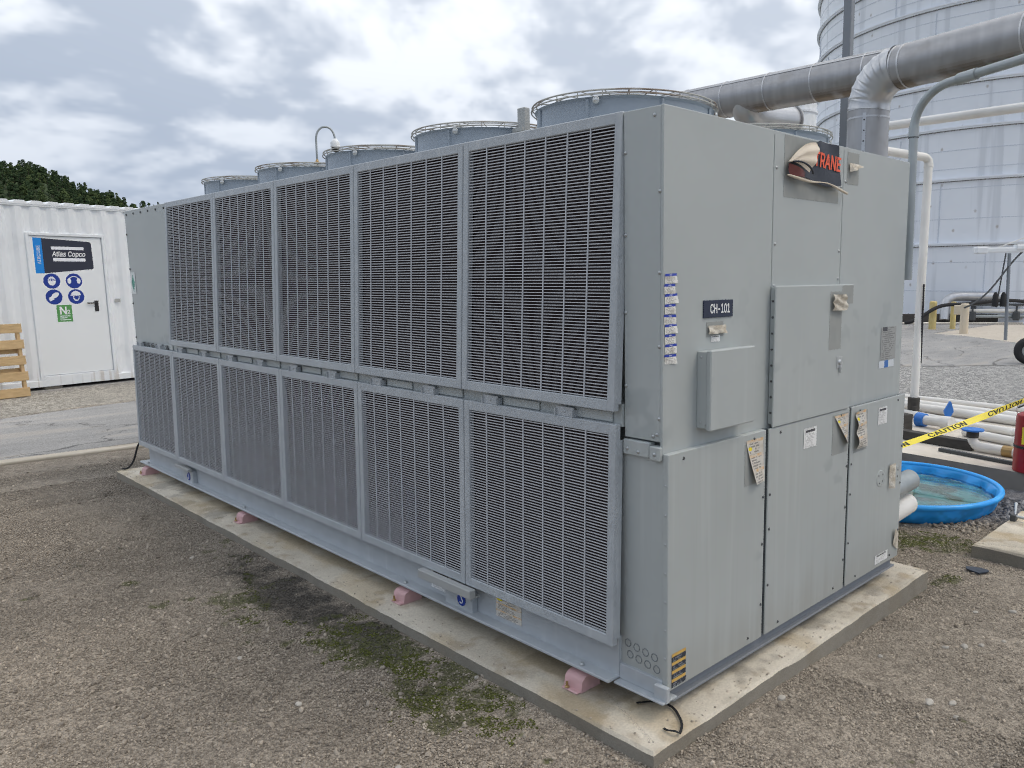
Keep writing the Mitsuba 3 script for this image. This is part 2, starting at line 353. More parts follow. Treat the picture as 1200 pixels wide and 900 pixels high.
def print_fn(p, n, uv):
    k = dr.floor(uv.x); u = uv.x - k; v = uv.y
    row = dr.floor(v * 16); dash = cell_rand(dr.floor(u * 13), row + k * 31, 3)
    inside = (u > .09) & (u < .60 + .34 * cell_rand(row, k, 5))
    ink = dr.select(inside & (dr.abs(v * 16 - row - .5) < .28) & (dash > .22), 1.0, 0.0)
    dirt = fbm(p.x * 35, p.y * 35, p.z * 35, 3)
    paper = mix(C(.72, .72, .69), C(.55, .53, .48), smoothstep(.45, .75, dirt))
    base = mix(paper, C(.20, .20, .20), ink * .7)
    c0 = dr.select(v > .74, mix(C(.025, .05, .36), C(.5, .55, .7), dr.select((u > .38) & (u < .62) & (v > .81) & (v < .93), .8, 0.0)), base)
    vv = v * 3 - dr.floor(v * 3)
    old = mix(paper, C(.50, .44, .36), .45)
    c1 = dr.select((vv > .80), mix(C(.60, .38, .17), old, smoothstep(.3, .7, dirt)), mix(old * .92, C(.17, .16, .15), ink * .75))
    c1 = dr.select((v > .72) & (v < .9) & (u < .3), dr.select((u - .15) * (u - .15) * 9 + (v - .8) * (v - .8) * 60 < .12, C(.75, .62, .03), c1), c1)
    c2 = dr.select((v > .78) & (v < .9) & (u > .12) & (u < .88), C(.06, .06, .07), mix(C(.74, .75, .75), C(.3, .3, .3), ink * .55))
    c3 = mix(mix(C(.42, .37, .29), C(.66, .62, .54), smoothstep(.3, .7, dirt)), C(.2, .18, .16), ink * .35)
    v4 = v * 4 - dr.floor(v * 4)
    c4 = dr.select(v4 > .62, C(.56, .36, .10), mix(C(.028, .035, .05), C(.35, .37, .40), ink * .5))
    c5 = dr.select((v > .88) & (u > .1) & (u < .4), C(.07, .07, .08), mix(C(.33, .34, .335), C(.17, .17, .17), ink * .7))
    dm = dr.abs(u - .5) * 1.25 + dr.abs(v - .5) * 1.0
    c6 = dr.select(dm < .43, mix(C(.05, .23, .18), C(.10, .33, .25), dr.select((u > .5) == (v > .5), 1.0, 0.0)), C(.66, .69, .69))
    c7 = dr.select((u > .36) & (u < .62), C(.05, .16, .45), C(.62, .66, .70))
    c = c0
    for i, ci in enumerate((c1, c2, c3, c4, c5, c6, c7)):
        c = dr.select(k > i + .5, ci, c)
    return c
mat('print_label', proc(print_fn), 0.5)

# ------------------------------------------------------------------ ground, roads, slabs
def gh(x, y):
    """the gravel lies a little higher along the near long side of the pad"""
    s = lambda a, b, q: np.clip((q - a) / (b - a), 0, 1) ** 2 * (3 - 2 * np.clip((q - a) / (b - a), 0, 1))
    return .06 * (1 - s(-.1, 2.4, y)) * s(-8.0, -6.0, x)
def ground_mesh():
    gx = np.r_[-1500, -600, -200, -80, -40, -25, np.arange(-16, 4.01, .25), 8, 20, 60, 200, 600, 1500]
    gy = np.r_[-1500, -600, -200, -60, -20, -8, np.arange(-5, 8.01, .25), 12, 18, 25, 35, 50, 90, 200, 600, 1500]
    xx, yy = np.meshgrid(gx, gy); zz = gh(xx, yy)
    near = (xx > -8) & (xx < 3.5) & (yy > -4.5) & (yy < 7)
    zz = zz + near * .012 * (meshkit.fbm(np.stack([xx * 1.3, yy * 1.3, 0 * xx], -1), 3, seed=2) - .5)
    V = np.stack([xx, yy, zz], -1).reshape(-1, 3); n, m = xx.shape
    i = np.arange(n * m).reshape(n, m)
    q = np.stack([i[:-1, :-1], i[:-1, 1:], i[1:, 1:], i[1:, :-1]], -1).reshape(-1, 4)
    return trimesh.Trimesh(V, np.vstack([q[:, [0, 1, 2]], q[:, [0, 2, 3]]]), process=False)
obj('ground', ground_mesh(), 'ground_dirt', kind='structure', label='brown gravel yard with moss patches and a dark damp stain', smooth=True)
def flat(poly, z):
    p = np.array(poly, float); V = np.c_[p, np.full(len(p), z)]
    return trimesh.Trimesh(V, [[0, i, i + 1] for i in range(1, len(p) - 1)], process=False)
obj('asphalt_road', flat([(-9.05, -14), (-8.55, 16), (-9, 60), (-13.5, 60), (-12.95, 3), (-12.15, -.3), (-11.4, -14)], .004), 'asphalt', kind='structure', label='worn grey asphalt road beside the white container')
obj('yard_asphalt', flat([(-8.0, 13.2), (-5.2, 14.5), (-3.5, 16.4), (8, 27), (8, 33), (-2.2, 20.9), (-5.1, 22.6), (-7.5, 24.6), (-9.8, 25.4), (-8.4, 20)], .008), 'asphalt', kind='structure', label='grey asphalt yard behind the pipe slab')
def kerb_mesh():
    a, b = np.array([-9.03, -6.0]), np.array([-8.42, 1.9]); e = (b - a) / np.linalg.norm(b - a)
    m = bx(0, np.linalg.norm(b - a), -.11, .11, -.2, .03, .012)
    return local(m, [a[0], a[1], 0], np.array([e[0], e[1], 0]), np.array([-e[1], e[0], 0]), Z)
obj('concrete_kerb', kerb_mesh(), 'kerb_concrete', kind='structure', label='flush pale concrete kerb strip along the asphalt road')

def rough_slab(x0, x1, y0, y1, z1, z0=-.2, step=.05, amp=.006, seed=1, chips=True):
    b = .012
    def ring(x0, x1, y0, y1):
        nx, ny = max(2, int((x1 - x0) / step)), max(2, int((y1 - y0) / step))
        return np.vstack([np.c_[np.linspace(x0, x1, nx, endpoint=False), np.full(nx, y0)], np.c_[np.full(ny, x1), np.linspace(y0, y1, ny, endpoint=False)],
                          np.c_[np.linspace(x1, x0, nx, endpoint=False), np.full(nx, y1)], np.c_[np.full(ny, x0), np.linspace(y1, y0, ny, endpoint=False)]])
    out = ring(x0, x1, y0, y1); c = np.array([(x0 + x1) / 2, (y0 + y1) / 2])
    nse = meshkit.fbm(np.c_[out * 7, np.zeros(len(out))], 4, seed=seed) - .5
    chip = np.clip(meshkit.fbm(np.c_[out * 3.1 + 5, np.zeros(len(out))], 4, seed=seed + 3) - .55, 0, 1) * (.035 if chips else 0)
    d = (out - c); d /= np.maximum(np.abs(d / np.array([(x1 - x0) / 2, (y1 - y0) / 2])).max(1, keepdims=True), 1e-6) * 1.0
    nrm = np.zeros_like(out)
    nrm[:, 0] = np.where(np.abs(out[:, 0] - x0) < 1e-6, -1, np.where(np.abs(out[:, 0] - x1) < 1e-6, 1, 0))
    nrm[:, 1] = np.where(np.abs(out[:, 1] - y0) < 1e-6, -1, np.where(np.abs(out[:, 1] - y1) < 1e-6, 1, 0))
    o1 = out + nrm * (nse * amp * 2)[:, None]
    rows = [np.c_[o1, np.full(len(out), z0)], np.c_[o1, z1 - b - chip - .004 * nse], np.c_[o1 - nrm * (b + .6 * chip)[:, None], np.full(len(out), z1) - .002 - chip * .15],
            np.c_[o1 - nrm * (.06 + chip)[:, None], np.full(len(out), z1)]]
    n = len(out); V = np.vstack(rows + [[[c[0], c[1], z1]]]); Fs = []; j = np.arange(n); jn = (j + 1) % n
    for r in range(3):
        a0, b0, a1, b1 = r * n + j, r * n + jn, (r + 1) * n + j, (r + 1) * n + jn
        Fs += [np.stack([a0, b0, b1], 1), np.stack([a0, b1, a1], 1)]
    # inner top: simple inner rectangle via fan
    Fs.append(np.stack([3 * n + j, 3 * n + jn, j * 0 + 4 * n], 1))
    return trimesh.Trimesh(V, np.vstack(Fs), process=False)
obj('concrete_pad', rough_slab(-6.74, .145, -.222, 2.47, .13), 'concrete', label='long weathered concrete pad carrying the grey chiller', cat='concrete pad')
obj('side_slab', rough_slab(.147, 2.6, 3.25, 4.36, .1, seed=4), 'concrete', label='small low concrete slab at the right edge near the blue pool', cat='concrete slab')
def pipe_slab():
    pts = [(-9, 6.25), (-1.294, 5.48), (3.5, 5.02), (4.5, 8.9), (-1.2, 9.35), (-3.0, 9.5), (-9, 9.9)]
    m = extr(Polygon(pts), .37); m.apply_translation([0, 0, -.2]); return m
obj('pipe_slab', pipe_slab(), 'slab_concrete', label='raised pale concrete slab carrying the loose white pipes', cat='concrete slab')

# gravel: one square metre of pebbles, laid again and again
ico = trimesh.creation.icosphere(subdivisions=0)
def pebble_tile(n, r0, r1, seed, size=1.0, flatn=.62):
    g = np.random.default_rng(seed); N = len(ico.vertices); dirs = np.asarray(ico.vertices)
    r = np.exp(g.uniform(np.log(r0), np.log(r1), n)) ; ctr = np.c_[g.uniform(0, size, n), g.uniform(0, size, n), r * g.uniform(.05, .5, n)]
    sc = r[:, None] * np.stack([g.uniform(.8, 1.35, n), g.uniform(.65, 1.0, n), g.uniform(flatn - .15, flatn + .2, n)], 1)
    q = g.normal(size=(n, 4)); q[:, 1:3] *= .35; q /= np.linalg.norm(q, axis=1, keepdims=True); w, x, y, z = q.T
    R = np.stack([1 - 2 * (y * y + z * z), 2 * (x * y - z * w), 2 * (x * z + y * w), 2 * (x * y + z * w), 1 - 2 * (x * x + z * z), 2 * (y * z - x * w), 2 * (x * z - y * w), 2 * (y * z + x * w), 1 - 2 * (x * x + y * y)], 1).reshape(n, 3, 3)
    V = dirs[None] * sc[:, None] * g.uniform(.72, 1.2, (n, N, 1))
    V = np.einsum('nij,nkj->nki', R, V) + ctr[:, None]
    Fs = (np.asarray(ico.faces)[None] + (np.arange(n) * N)[:, None, None]).reshape(-1, 3)
    tone = np.clip(g.beta(1.6, 2.6, n) + (g.random(n) < .05) * .35, 0, 1)
    uv = np.repeat(np.c_[tone, g.random(n)], N, 0)
    return trimesh.Trimesh(V.reshape(-1, 3), Fs, process=False), uv
m, uv = pebble_tile(9000, .0024, .0078, 3)
m2, uv2 = pebble_tile(110, .0075, .017, 9)
scene['gravel_tile'] = {'type': 'shapegroup', 'pebbles': ply(m, 'pebble', uv=uv), 'stones': ply(m2, 'pebble', uv=uv2)}
m, uv = pebble_tile(1100, .012, .030, 5)
scene['coarse_tile'] = {'type': 'shapegroup', 'pebbles': ply(m, 'pebble', uv=uv)}
tag('gravel', 'loose brown gravel covering the yard around the concrete pad', kind='stuff')
tag('washed_gravel', 'coarser dark grey gravel around the blue pool', kind='stuff')
def lay(name, group, x, y, k):
    rot = [np.array([[1, 0], [0, 1]]), np.array([[0, -1], [1, 0]]), np.array([[-1, 0], [0, -1]]), np.array([[0, 1], [-1, 0]])][k % 4]
    c = np.array([x + .5, y + .5]); off = c - rot @ np.array([.5, .5])
    e = .5; h0 = float(gh(c[0], c[1])); gx = float(gh(c[0] + e, c[1]) - gh(c[0] - e, c[1])); gy = float(gh(c[0], c[1] + e) - gh(c[0], c[1] - e))
    M = np.eye(4); M[:2, :2] = rot; M[:2, 3] = off
    M[2, :2] = np.array([gx, gy]) @ rot; M[2, 3] = h0 + gx * (off[0] - c[0]) + gy * (off[1] - c[1])
    n = counts.get(name + '!', 0) + 1; counts[name + '!'] = n
    scene[f'{name}__{n:03d}'] = {'type': 'instance', 'sg': {'type': 'ref', 'id': group}, 'to_world': T(M)}
kk = 0
for ix in range(-8, 3):
    for iy in range(-3, 5):
        if ix in range(-6, 0) and iy in (0, 1): continue          # wholly under the pad
        if ix < 0 and iy >= 2 and not (ix >= -2): continue         # hidden behind the chiller
        if ix > 1 and iy < -1: continue
        kk += 1; lay('gravel', 'gravel_tile', ix, iy, kk * 7 + ix)
for ix, iy in [(-2, 4), (-1, 4), (0, 4), (-2, 3.6), (-1, 3.75), (0, 4.5)]:
    kk += 1; lay('washed_gravel', 'coarse_tile', ix, iy, kk)

def moss_mesh():
    g = np.random.default_rng(12); P = []
    for x, y, rx, ry, s in MOSS:
        n = int(7000 * rx * ry * 14 * s); P.append(np.c_[g.normal(x, rx * .75, n), g.normal(y, ry * .75, n)])
    P = np.vstack(P); q = np.c_[P * 7, np.full(len(P), 1.0)]
    v = meshkit.fbm(q, 4, seed=21); v2 = meshkit.fbm(np.c_[P * 19, np.full(len(P), 5.0)], 3, seed=22)
    zn = zone((P[:, 0], P[:, 1]), MOSS, _NP)
    keep = (np.minimum(zn, 1.0) + (v - .5) * 2.6 + (v2 - .5) * 2.4 > 1.22) & ~((P[:, 0] < .16) & (P[:, 0] > -6.75) & (P[:, 1] > -.235) & (P[:, 1] < 2.48))
    P = P[keep]; P = P[g.permutation(len(P))[:15000]]; n = len(P); dirs = np.asarray(ico.vertices); N = len(dirs)
    r = g.uniform(.0014, .0048, n)
    V = dirs[None] * r[:, None, None] * g.uniform(.6, 1.35, (n, N, 1)) * np.array([1, 1, .62]) + np.c_[P, gh(P[:, 0], P[:, 1]) + r * .25 + .001][:, None]
    Fs = (np.asarray(ico.faces)[None] + (np.arange(n) * N)[:, None, None]).reshape(-1, 3)
    uv = np.repeat(np.c_[g.random(n), g.random(n)], N, 0)
    return trimesh.Trimesh(V.reshape(-1, 3), Fs, process=False), uv
m, uv = moss_mesh()
obj('moss', m, 'moss_green', kind='stuff', label='green moss growing between the gravel along the pad', uv=uv)

def grit_mesh():
    g = np.random.default_rng(77); n = 260; t = g.random(n); d = np.abs(g.normal(0, .05, n)) + .004
    side = g.random(n) < .6
    P = np.where(side[:, None], np.c_[-6.7 + 6.82 * t, -.215 + d], np.c_[.135 - d, -.2 + 2.6 * t]); N = len(ico.vertices)
    r = np.exp(g.uniform(np.log(.002), np.log(.0065), n))
    V = np.asarray(ico.vertices)[None] * r[:, None, None] * g.uniform(.65, 1.3, (n, N, 1)) * np.array([1.1, .9, .65]) + np.c_[P, .130 + r * .35][:, None]
    Fs = (np.asarray(ico.faces)[None] + (np.arange(n) * N)[:, None, None]).reshape(-1, 3)
    return trimesh.Trimesh(V.reshape(-1, 3), Fs, process=False), np.repeat(np.c_[.35 + .6 * g.random(n), g.random(n)], N, 0)
m, uv = grit_mesh()
obj('gravel_grit', m, 'pebble', kind='stuff', label='scattered grit along the edges of the concrete pad', uv=uv)
def stone(c, r, seed, flatn=.6):
    g = np.random.default_rng(seed); m = trimesh.creation.icosphere(subdivisions=1, radius=1)
    v = np.asarray(m.vertices) * (r * (1 + .5 * (meshkit.fbm(np.asarray(m.vertices) * 1.6 + seed, 2, seed=seed) - .5)[:, None])) * np.array([g.uniform(.9, 1.4), g.uniform(.7, 1), flatn])
    a = g.uniform(0, 6.28); R = np.array([[math.cos(a), -math.sin(a), 0], [math.sin(a), math.cos(a), 0], [0, 0, 1]])
    return trimesh.Trimesh(v @ R.T + np.array([c[0], c[1], gh(c[0], c[1]) + r * .3]), m.faces, process=False)
STONES = [(-3.75, -.57, .022), (-.95, -.25, .02), (-2.0, -.95, .018), (-1.35, -.95, .02), (-3.0, -1.25, .012), (.22, .6, .028), (.35, 1.35, .02), (.55, 1.7, .022), (.62, 1.78, .03), (.68, 1.86, .024), (.75, 2.0, .018), (.72, 1.05, .03),
          (.80, 1.12, .024), (.86, 1.0, .02), (.5, 2.3, .02), (.66, 2.45, .026), (.1, .02, .03), (-.6, -.9, .018), (-1.0, -1.3, .022)]
for i, (x, y, r) in enumerate(STONES):
    obj('pale_stone', stone((x, y), r * .72, i + 2), 'stone_pale', label='pale loose stone lying on the brown gravel', cat='stone', group='pale stones scattered on the gravel')
def slate():
    g = np.random.default_rng(3); a = np.sort(g.uniform(0, 6.28, 11)); p = Polygon(np.c_[.075 * np.cos(a) * g.uniform(.8, 1.1, 11), .05 * np.sin(a) * g.uniform(.8, 1.15, 11)])
    m = extr(p.buffer(.004), .008); m.apply_translation([.28, 2.98, .012]); return m
obj('flat_scrap', slate(), 'slate_blue', label='flat dark blue scrap lying on the gravel right of the pad', cat='scrap')

# ------------------------------------------------------------------ chiller
L, W, HT, ZB, ZM = 6.52, 2.24, 2.62, .25, 1.269
ch = thing('chiller', 'large grey air cooled chiller with louvred coil panels and roof fans', 'chiller')
PW, X0 = 1.046, -.206
obj('cabinet', cat_([bx(-L + .02, -.012, .055, W - .01, .30, 2.60)]), 'paint', ch)
obj('roof_deck', bx(-L, 0, .02, W, 2.602, 2.612), 'paint', ch)
# upper end sheets and the corner strip
def screws(pts, n, r=.0085, mat_='screw_metal', parent=ch, name='screws'):
    return obj(name, cat_([dome(p, n, r) for p in pts]), mat_, parent, kind='stuff', label='row of round screw heads', smooth=40)
YS = [(0, .778), (.782, 1.435), (1.439, W)]
for i, (a, b) in enumerate(YS):
    k = obj('end_panel', bx(-.014, 0, a, b, ZM - .01, HT, .002), 'paint', ch)
screws([(.0, y, z) for y in (.802,) for z in (2.46, 2.12, 1.93, 1.59)] + [(0, 1.416, z) for z in (2.42, 2.1, 1.96)] + [(0, 1.462, z) for z in (2.45,)], X)
obj('corner_strip', bx(-.2045, -.0145, -.0, .05, 1.315, HT - .002, .002), 'paint', ch)
screws([(-.018, -.0005, z) for z in (2.30, 1.99, 1.70, 1.41)] + [(-.045, -.0005, 2.585), (-.03, -.0005, 1.345), (-.05, -.0005, 1.335)], -Y)
screws([(-.196, -.0005, z) for z in (2.46, 2.14, 1.83, 1.53)], -Y)
obj('corner_strip', bx(-.30, -.001, .008, .05, .29, 1.24, .002), 'paint', ch)
obj('corner_bracket', cat_([bx(-.205, -.062, -.012, .03, 1.243, 1.307, .004), bx(-.058, -.002, -.016, .03, 1.238, 1.296, .004)]), 'paint', ch)
screws([(-.18, -.012, 1.27), (-.12, -.012, 1.262), (-.03, -.016, 1.265)], -Y, .009)
def knock(x, z, y=.008, r=.0165):
    m = torus(r, .0022, (0, 0, 0), 20, 6); return local(m, (x, y - .001, z), X, Z, -Y)
obj('knockout_rings', cat_([knock(-.245 + .05 * i + .012 * (j % 2), .405 - .05 * j - .006 * i) for i in range(1, 5) for j in range(2)]), 'ring_dark', ch, kind='stuff', label='rows of round knockouts stamped in the corner sheet')
# far blank end of the long side
obj('blank_panel', cat_([bx(-L, X0 - 5 * PW - .004, -.004, .05, 1.33, HT - .004, .003), bx(-L, -L + .02, .05, W, .4, HT - .006, .003)]), 'paint', ch)
screws([(-L + .06 + .2 * i, -.005, 2.58) for i in range(6)] + [(-L + .02, -.005, 2.4 - .32 * i) for i in range(4)], -Y, .011, 'dark_metal')
m, uv = sheet((-6.50, -.008, 1.85), X, Z, .13, .20, kind=6)
obj('hazard_sticker', m, 'print_label', ch, uv=uv, label='white sticker with a green diamond')

# coil guard panels
def guard(i, z0, z1, y0, y1, nsl, single):
    O = np.array([X0 - (i + 1) * PW + .003, y0, z0]); w = PW - .006
    top = np.array([O[0], y1, z1]); ey = top - O; h = np.linalg.norm(ey); ey = ey / h; ex = X; ez = np.cross(ex, ey); ez = ez if ez[1] < 0 else -ez
    B = lambda a0, a1, b0, b1, c0, c1, bv=0: local(bx(a0, a1, b0, b1, c0, c1, bv), O, ex, ey, ez)
    s, t, d = .040, .046, .034
    fr = cat_([B(0, s, 0, h, -d, 0, .003), B(w - s, w, 0, h, -d, 0, .003), B(s - .003, w - s + .003, 0, t, -d, -.0015, .003), B(s - .003, w - s + .003, h - t, h, -d, -.0015, .003),
               B(w - .004, w + .0015, .03, h * .93, -d - .012, -d + .02)])
    k = obj('coil_guard', fr, 'guard_metal', ch)
    obj('coil_face', B(s * .5, w - s * .5, t * .5, h - t * .5, -d - .012, -d - .006), 'coil_dark', k)
    pitch = (h - 2 * t) / nsl; ms = []
    sl0 = bx(s - .002, w - s + .002, -.0019, .0019, -.0118, -.0078)
    for j in range(nsl):
        m = sl0.copy(); m.apply_translation([0, t + (j + .5) * pitch, 0]); m = local(m, O, ex, ey, ez)
        if single: obj('slat', m, 'slat_metal', k)
        else: ms.append(m)
    if ms: obj('slats', cat_(ms), 'slat_metal', k, kind='stuff', label='close set horizontal louvre slats')
    for j in range(1, 7):
        xx = s + (w - 2 * s) * j / 7
        obj('bar', B(xx - .0026, xx + .0026, t - .002, h - t + .002, -.0073, -.0025), 'slat_metal', k)
    return k
for i in range(5): guard(i, 1.425, 2.622, -.065, -.004, 82, i < 2)
for i in range(6): guard(i, .403, 1.369, -.079, -.053, 66, i < 2)
# clips and header pieces in the slot between the two rows
obj('slot_channel', bx(X0 - 6 * PW + .9, X0 - .002, -.012, .054, 1.355, 1.45), 'paint', ch)
for i in range(6):
    for f in (.30, .80):
        xx = X0 - i * PW - f * PW
        if xx < -6.3: continue
        c = cat_([bx(xx - .055, xx + .055, -.045, -.040, 1.370, 1.412), bx(xx - .057, xx - .052, -.056, -.02, 1.370, 1.402), bx(xx + .052, xx + .057, -.056, -.02, 1.370, 1.402), dome((xx, -.045, 1.392), -Y, .007)])
        obj('clip', c, 'guard_metal', ch)
    xx = X0 - i * PW - .05
    obj('header_plate', bx(xx - .22, xx - .0, -.022, -.014, 1.372, 1.415, .002), 'paint', ch)
    if i < 5: obj('header_plate', bx(xx - .71, xx - .46, -.022, -.014, 1.372, 1.41, .002), 'paint', ch)
for i in range(7):
    xx = -5.6 - i * .125
    obj('clip', cat_([bx(xx - .03, xx + .03, -.03, -.024, 1.370, 1.392), dome((xx, -.028, 1.398), Z, .016)]), 'dark_metal', ch)

# base rails
obj('base_rail', cat_([bx(-L + .1, -.235, -.012, .03, .235, .42, .003), bx(-L + .02, -.235, -.078, .03, .226, .240, .003)]), 'guard_metal', ch, label='long galvanised base rail with a bottom flange')
obj('base_rail', cat_([bx(-.235, .006, -.006, .05, .226, .296, .002), bx(-.235, .045, -.045, .05, .216, .2255, .002), bx(-.02, .05, -.028, -.004, .216, .285, .003)]), 'guard_metal', ch, label='short rail closing the near bottom corner')
obj('base_rail', cat_([bx(-.06, -.004, .05, W, .19, .262), bx(-.06, .022, .05, W, .186, .198, .002)]), 'steel_grey', ch, label='recessed rail under the end doors')
obj('rail_bolts', cat_([dome((xx, -.055, .240), Z, .013, 8, 1.3) for xx in (-.42, -1.86, -4.1, -6.32)]), 'screw_metal', ch, kind='stuff', label='hold-down bolts on the flange')

# end doors
DY = [(0, .720), (.745, 1.549), (1.571, W + .022)]
doors = []
for i, (a, b) in enumerate(DY):
    k = obj('end_door', bx(.0015 if i == 0 else .021, .030, a, b, ZB, ZM, .003), 'paint', ch); doors.append(k)
    if i: obj('door_shade_core', bx(.0015, .0205, a + .002, b - .004, ZB + .004, ZM - .002), 'gap_shade_grey', k)  # added dark core, paints the shade in the gaps between doors
    pts = [(.030, a + .10, ZM - .03), (.030, b - .10, ZM - .028), (.030, a + .12, ZB + .03), (.030, b - .12, ZB + .035)] + [(.030, b - .016, z) for z in (.95, .72, .42)]
    if i: pts += [(.030, a + .018, z) for z in (.95, .78, .5)]
    obj('screws', cat_([dome(p, X, .0075) for p in pts]), 'dark_metal', k, kind='stuff', label='dark screw heads round the door edge', smooth=40)
obj('screws', cat_([dome((.018, -.0005, z), -Y, .006) for z in np.linspace(.40, 1.14, 7)]), 'screw_metal', doors[0], kind='stuff', label='screws up the door flange', smooth=40)
obj('gap_strip', cat_([bx(-.004, .001, .722, .742, ZB, ZM), bx(-.004, .001, 1.552, 1.568, ZB, ZM)]), 'gap_dark', ch)
# control cabinet and junction box
cab = obj('control_cabinet', cat_([bx(.001, .028, .775, 1.525, 1.285, 1.925, .003), bx(.028, .037, .762, 1.53, 1.272, 1.93, .004)]), 'paint', ch)
obj('hinge_bolts', cat_([dome((.015, .7745, z), -Y, .006) for z in np.linspace(1.34, 1.86, 8)]), 'dark_metal', cab, kind='stuff', label='bolts down the hinge side')
obj('latch', cat_([local(lathe([(.0, .012), (.012, .012), (.016, .004), (.018, 0)], 16), (.037, 1.395, 1.53), Y, Z, X), bx(.037, .05, 1.39, 1.40, 1.475, 1.512, .003), bx(.037, .040, 1.365, 1.42, 1.50, 1.56)]), 'zinc', cab)
jb = obj('junction_box', cat_([bx(.0, .052, .222, .532, 1.345, 1.668, .003)]), 'paint', ch)
obj('lid', bx(.053, .078, .214, .542, 1.338, 1.675, .005), 'paint', jb)
obj('screws', cat_([dome((.022, .2215, z), -Y, .006) for z in (1.37, 1.645)] + [dome((.045, .2215, z), -Y, .005) for z in (1.365,)]), 'screw_metal', jb, kind='stuff', label='corner screws of the box')
# drip marks of sealant: cable gland under box
# nameplate
npk = obj('nameplate', bx(.001, .006, .258, .468, 1.803, 1.876, .001), 'sign_navy', ch, label='navy plate reading CH-101')
obj('lettering', text('CH-101', .037, .0012, (.0062, .300, 1.822), Y, Z, bold=True, sx=.70), 'ink_white', npk)
# stickers and labels. kinds: 0 blue header, 1 orange bands, 2 white notice, 3 aged back, 4 dark/orange, 5 grey data, 6 hazard, 7 blue-white strip
def paper(name, y0, z0, w, h, kind, out=.002, curl=None, nx=6, ny=6, parent=ch, label=None):
    m, uv = sheet((out, y0, z0), Y, Z, w, h, curl, nx, ny, kind)
    return obj(name, m, 'print_label', parent, uv=uv, label=label, smooth=True)
g = np.random.default_rng(31)
zt = 1.985
for i in range(9):
    hgt = .0395; sl = g.uniform(-.004, .004); ph = g.uniform(0, 6)
    amp = [.012, .002, .016, .003, .002, .014, .003, .002, .012][i]
    paper('inspection_sticker', .008 + g.uniform(-.004, .004), zt - hgt * (i + 1) + .001, .070 + g.uniform(-.004, .006), hgt * .97, 0, .002 + .0004 * (i % 2),
          lambda s, t, amp=amp, sl=sl: (0 * s, sl * s, .0005 + amp * np.clip(s - .45, 0, 1) ** 1.6 * 1.6 * (1 - t) ** 1.3), label='small white sticker with a blue header')
paper('peeled_label', .29, 1.735, .125, .035, 3, .003, lambda s, t: .004 + .012 * np.abs(np.sin(s * 5 + t * 3)) * (1 - t), 10, 6, label='crumpled peeling label')
obj('label_residue', bx(.0005, .0016, .283, .405, 1.722, 1.785), 'residue', ch)
paper('notice', .318, 1.70, .062, .026, 2, label='tiny white notice under the peeled label')
def residue(y0, y1, z0, z1, o, parent): obj('label_residue', bx(o - .0005, o + .0009, y0, y1, z0, z1), 'residue', parent, label='darker patch where a label came off')
D = .0305
residue(.545, .70, 1.03, 1.225, D, doors[0])
paper('warning_label', .552, 1.035, .14, .205, 1, D + .002, lambda s, t: (.05 * (1 - t) * (1 - s) , 0 * s, .03 * (1 - t) ** 1.5 * (1 - .6 * s)), 8, 8, doors[0], 'white and orange warning label curling off the door')
paper('notice', 1.065, 1.12, .125, .102, 2, D + .0015, None, 1, 1, doors[1], 'square white notice')
residue(1.36, 1.535, 1.035, 1.25, D, doors[1])
paper('warning_label', 1.375, 1.08, .155, .165, 1, D + .002, lambda s, t: (.11 * (1 - t) * (1 - s), 0 * s, .035 * (1 - t) * (1 - s)), 8, 8, doors[1], 'warning label half peeled into a point')
residue(1.61, 1.765, 1.01, 1.235, D, doors[2])
paper('warning_label', 1.605, 1.035, .135, .205, 1, D + .002, lambda s, t: (0 * s, 0 * s, .02 * np.abs(np.sin(t * 7)) * (1 - s) + .018 * (1 - t)), 6, 12, doors[2], 'warning label wrinkled along its left edge')
paper('notice', 1.90, 1.125, .115, .10, 2, D + .0015, None, 1, 1, doors[2], 'square white notice')
paper('notice', 1.94, .275, .17, .055, 2, D + .0015, None, 1, 1, doors[2], 'white tag low on the door')
for yy, zz in ((1.965, .80), (2.175, .79)):
    obj('cover_plate', local(lathe([(0, .003), (.046, .003), (.05, .0)], 24), (.030, yy, zz), Y, Z, X), 'paint', doors[2], smooth=30)
    obj('screws', cat_([dome((.033, yy + .032 * math.cos(a), zz + .032 * math.sin(a)), X, .005) for a in (.6, 2.5, 4.2, 5.6)]), 'dark_metal', doors[2], kind='stuff', label='screws of a round cover plate')
paper('torn_label', 2.07, .72, .085, .14, 3, D + .003, lambda s, t: (-.065 * (1 - t) * s, 0 * s, .006 + .03 * (1 - t) * s), 6, 6, doors[2], 'torn label folded over')
paper('torn_label', 2.17, .345, .075, .11, 3, D + .003, lambda s, t: (0 * s, -.05 * s, .004 + .015 * (1 - s) * t), 6, 6, doors[2], 'yellowed label peeling at the far corner')
m, uv = sheet((D + .0015, .028, .262), Y, Z, .095, .15, kind=4)
obj('warning_label', m, 'print_label', doors[0], uv=uv, label='dark label with orange bars at the bottom corner')
residue(1.275, 1.40, 1.60, 1.895, .0372, cab)
paper('peeled_label', 1.285, 1.80, .13, .08, 3, .040, lambda s, t: .005 + .014 * np.abs(np.sin(6 * t + 3 * s)) + .012 * s * (1 - t), 8, 8, cab, 'brown peeling label on the control cabinet')
residue(1.40, 1.52, 1.83, 1.925, .0372, cab)
paper('data_plate', 1.955, 1.49, .20, .19, 5, .0022, None, 1, 1, ch, 'grey data plate with fine print')
paper('strip_label', 1.94, 1.445, .20, .042, 7, .0022, None, 1, 1, ch, 'blue and white strip label')
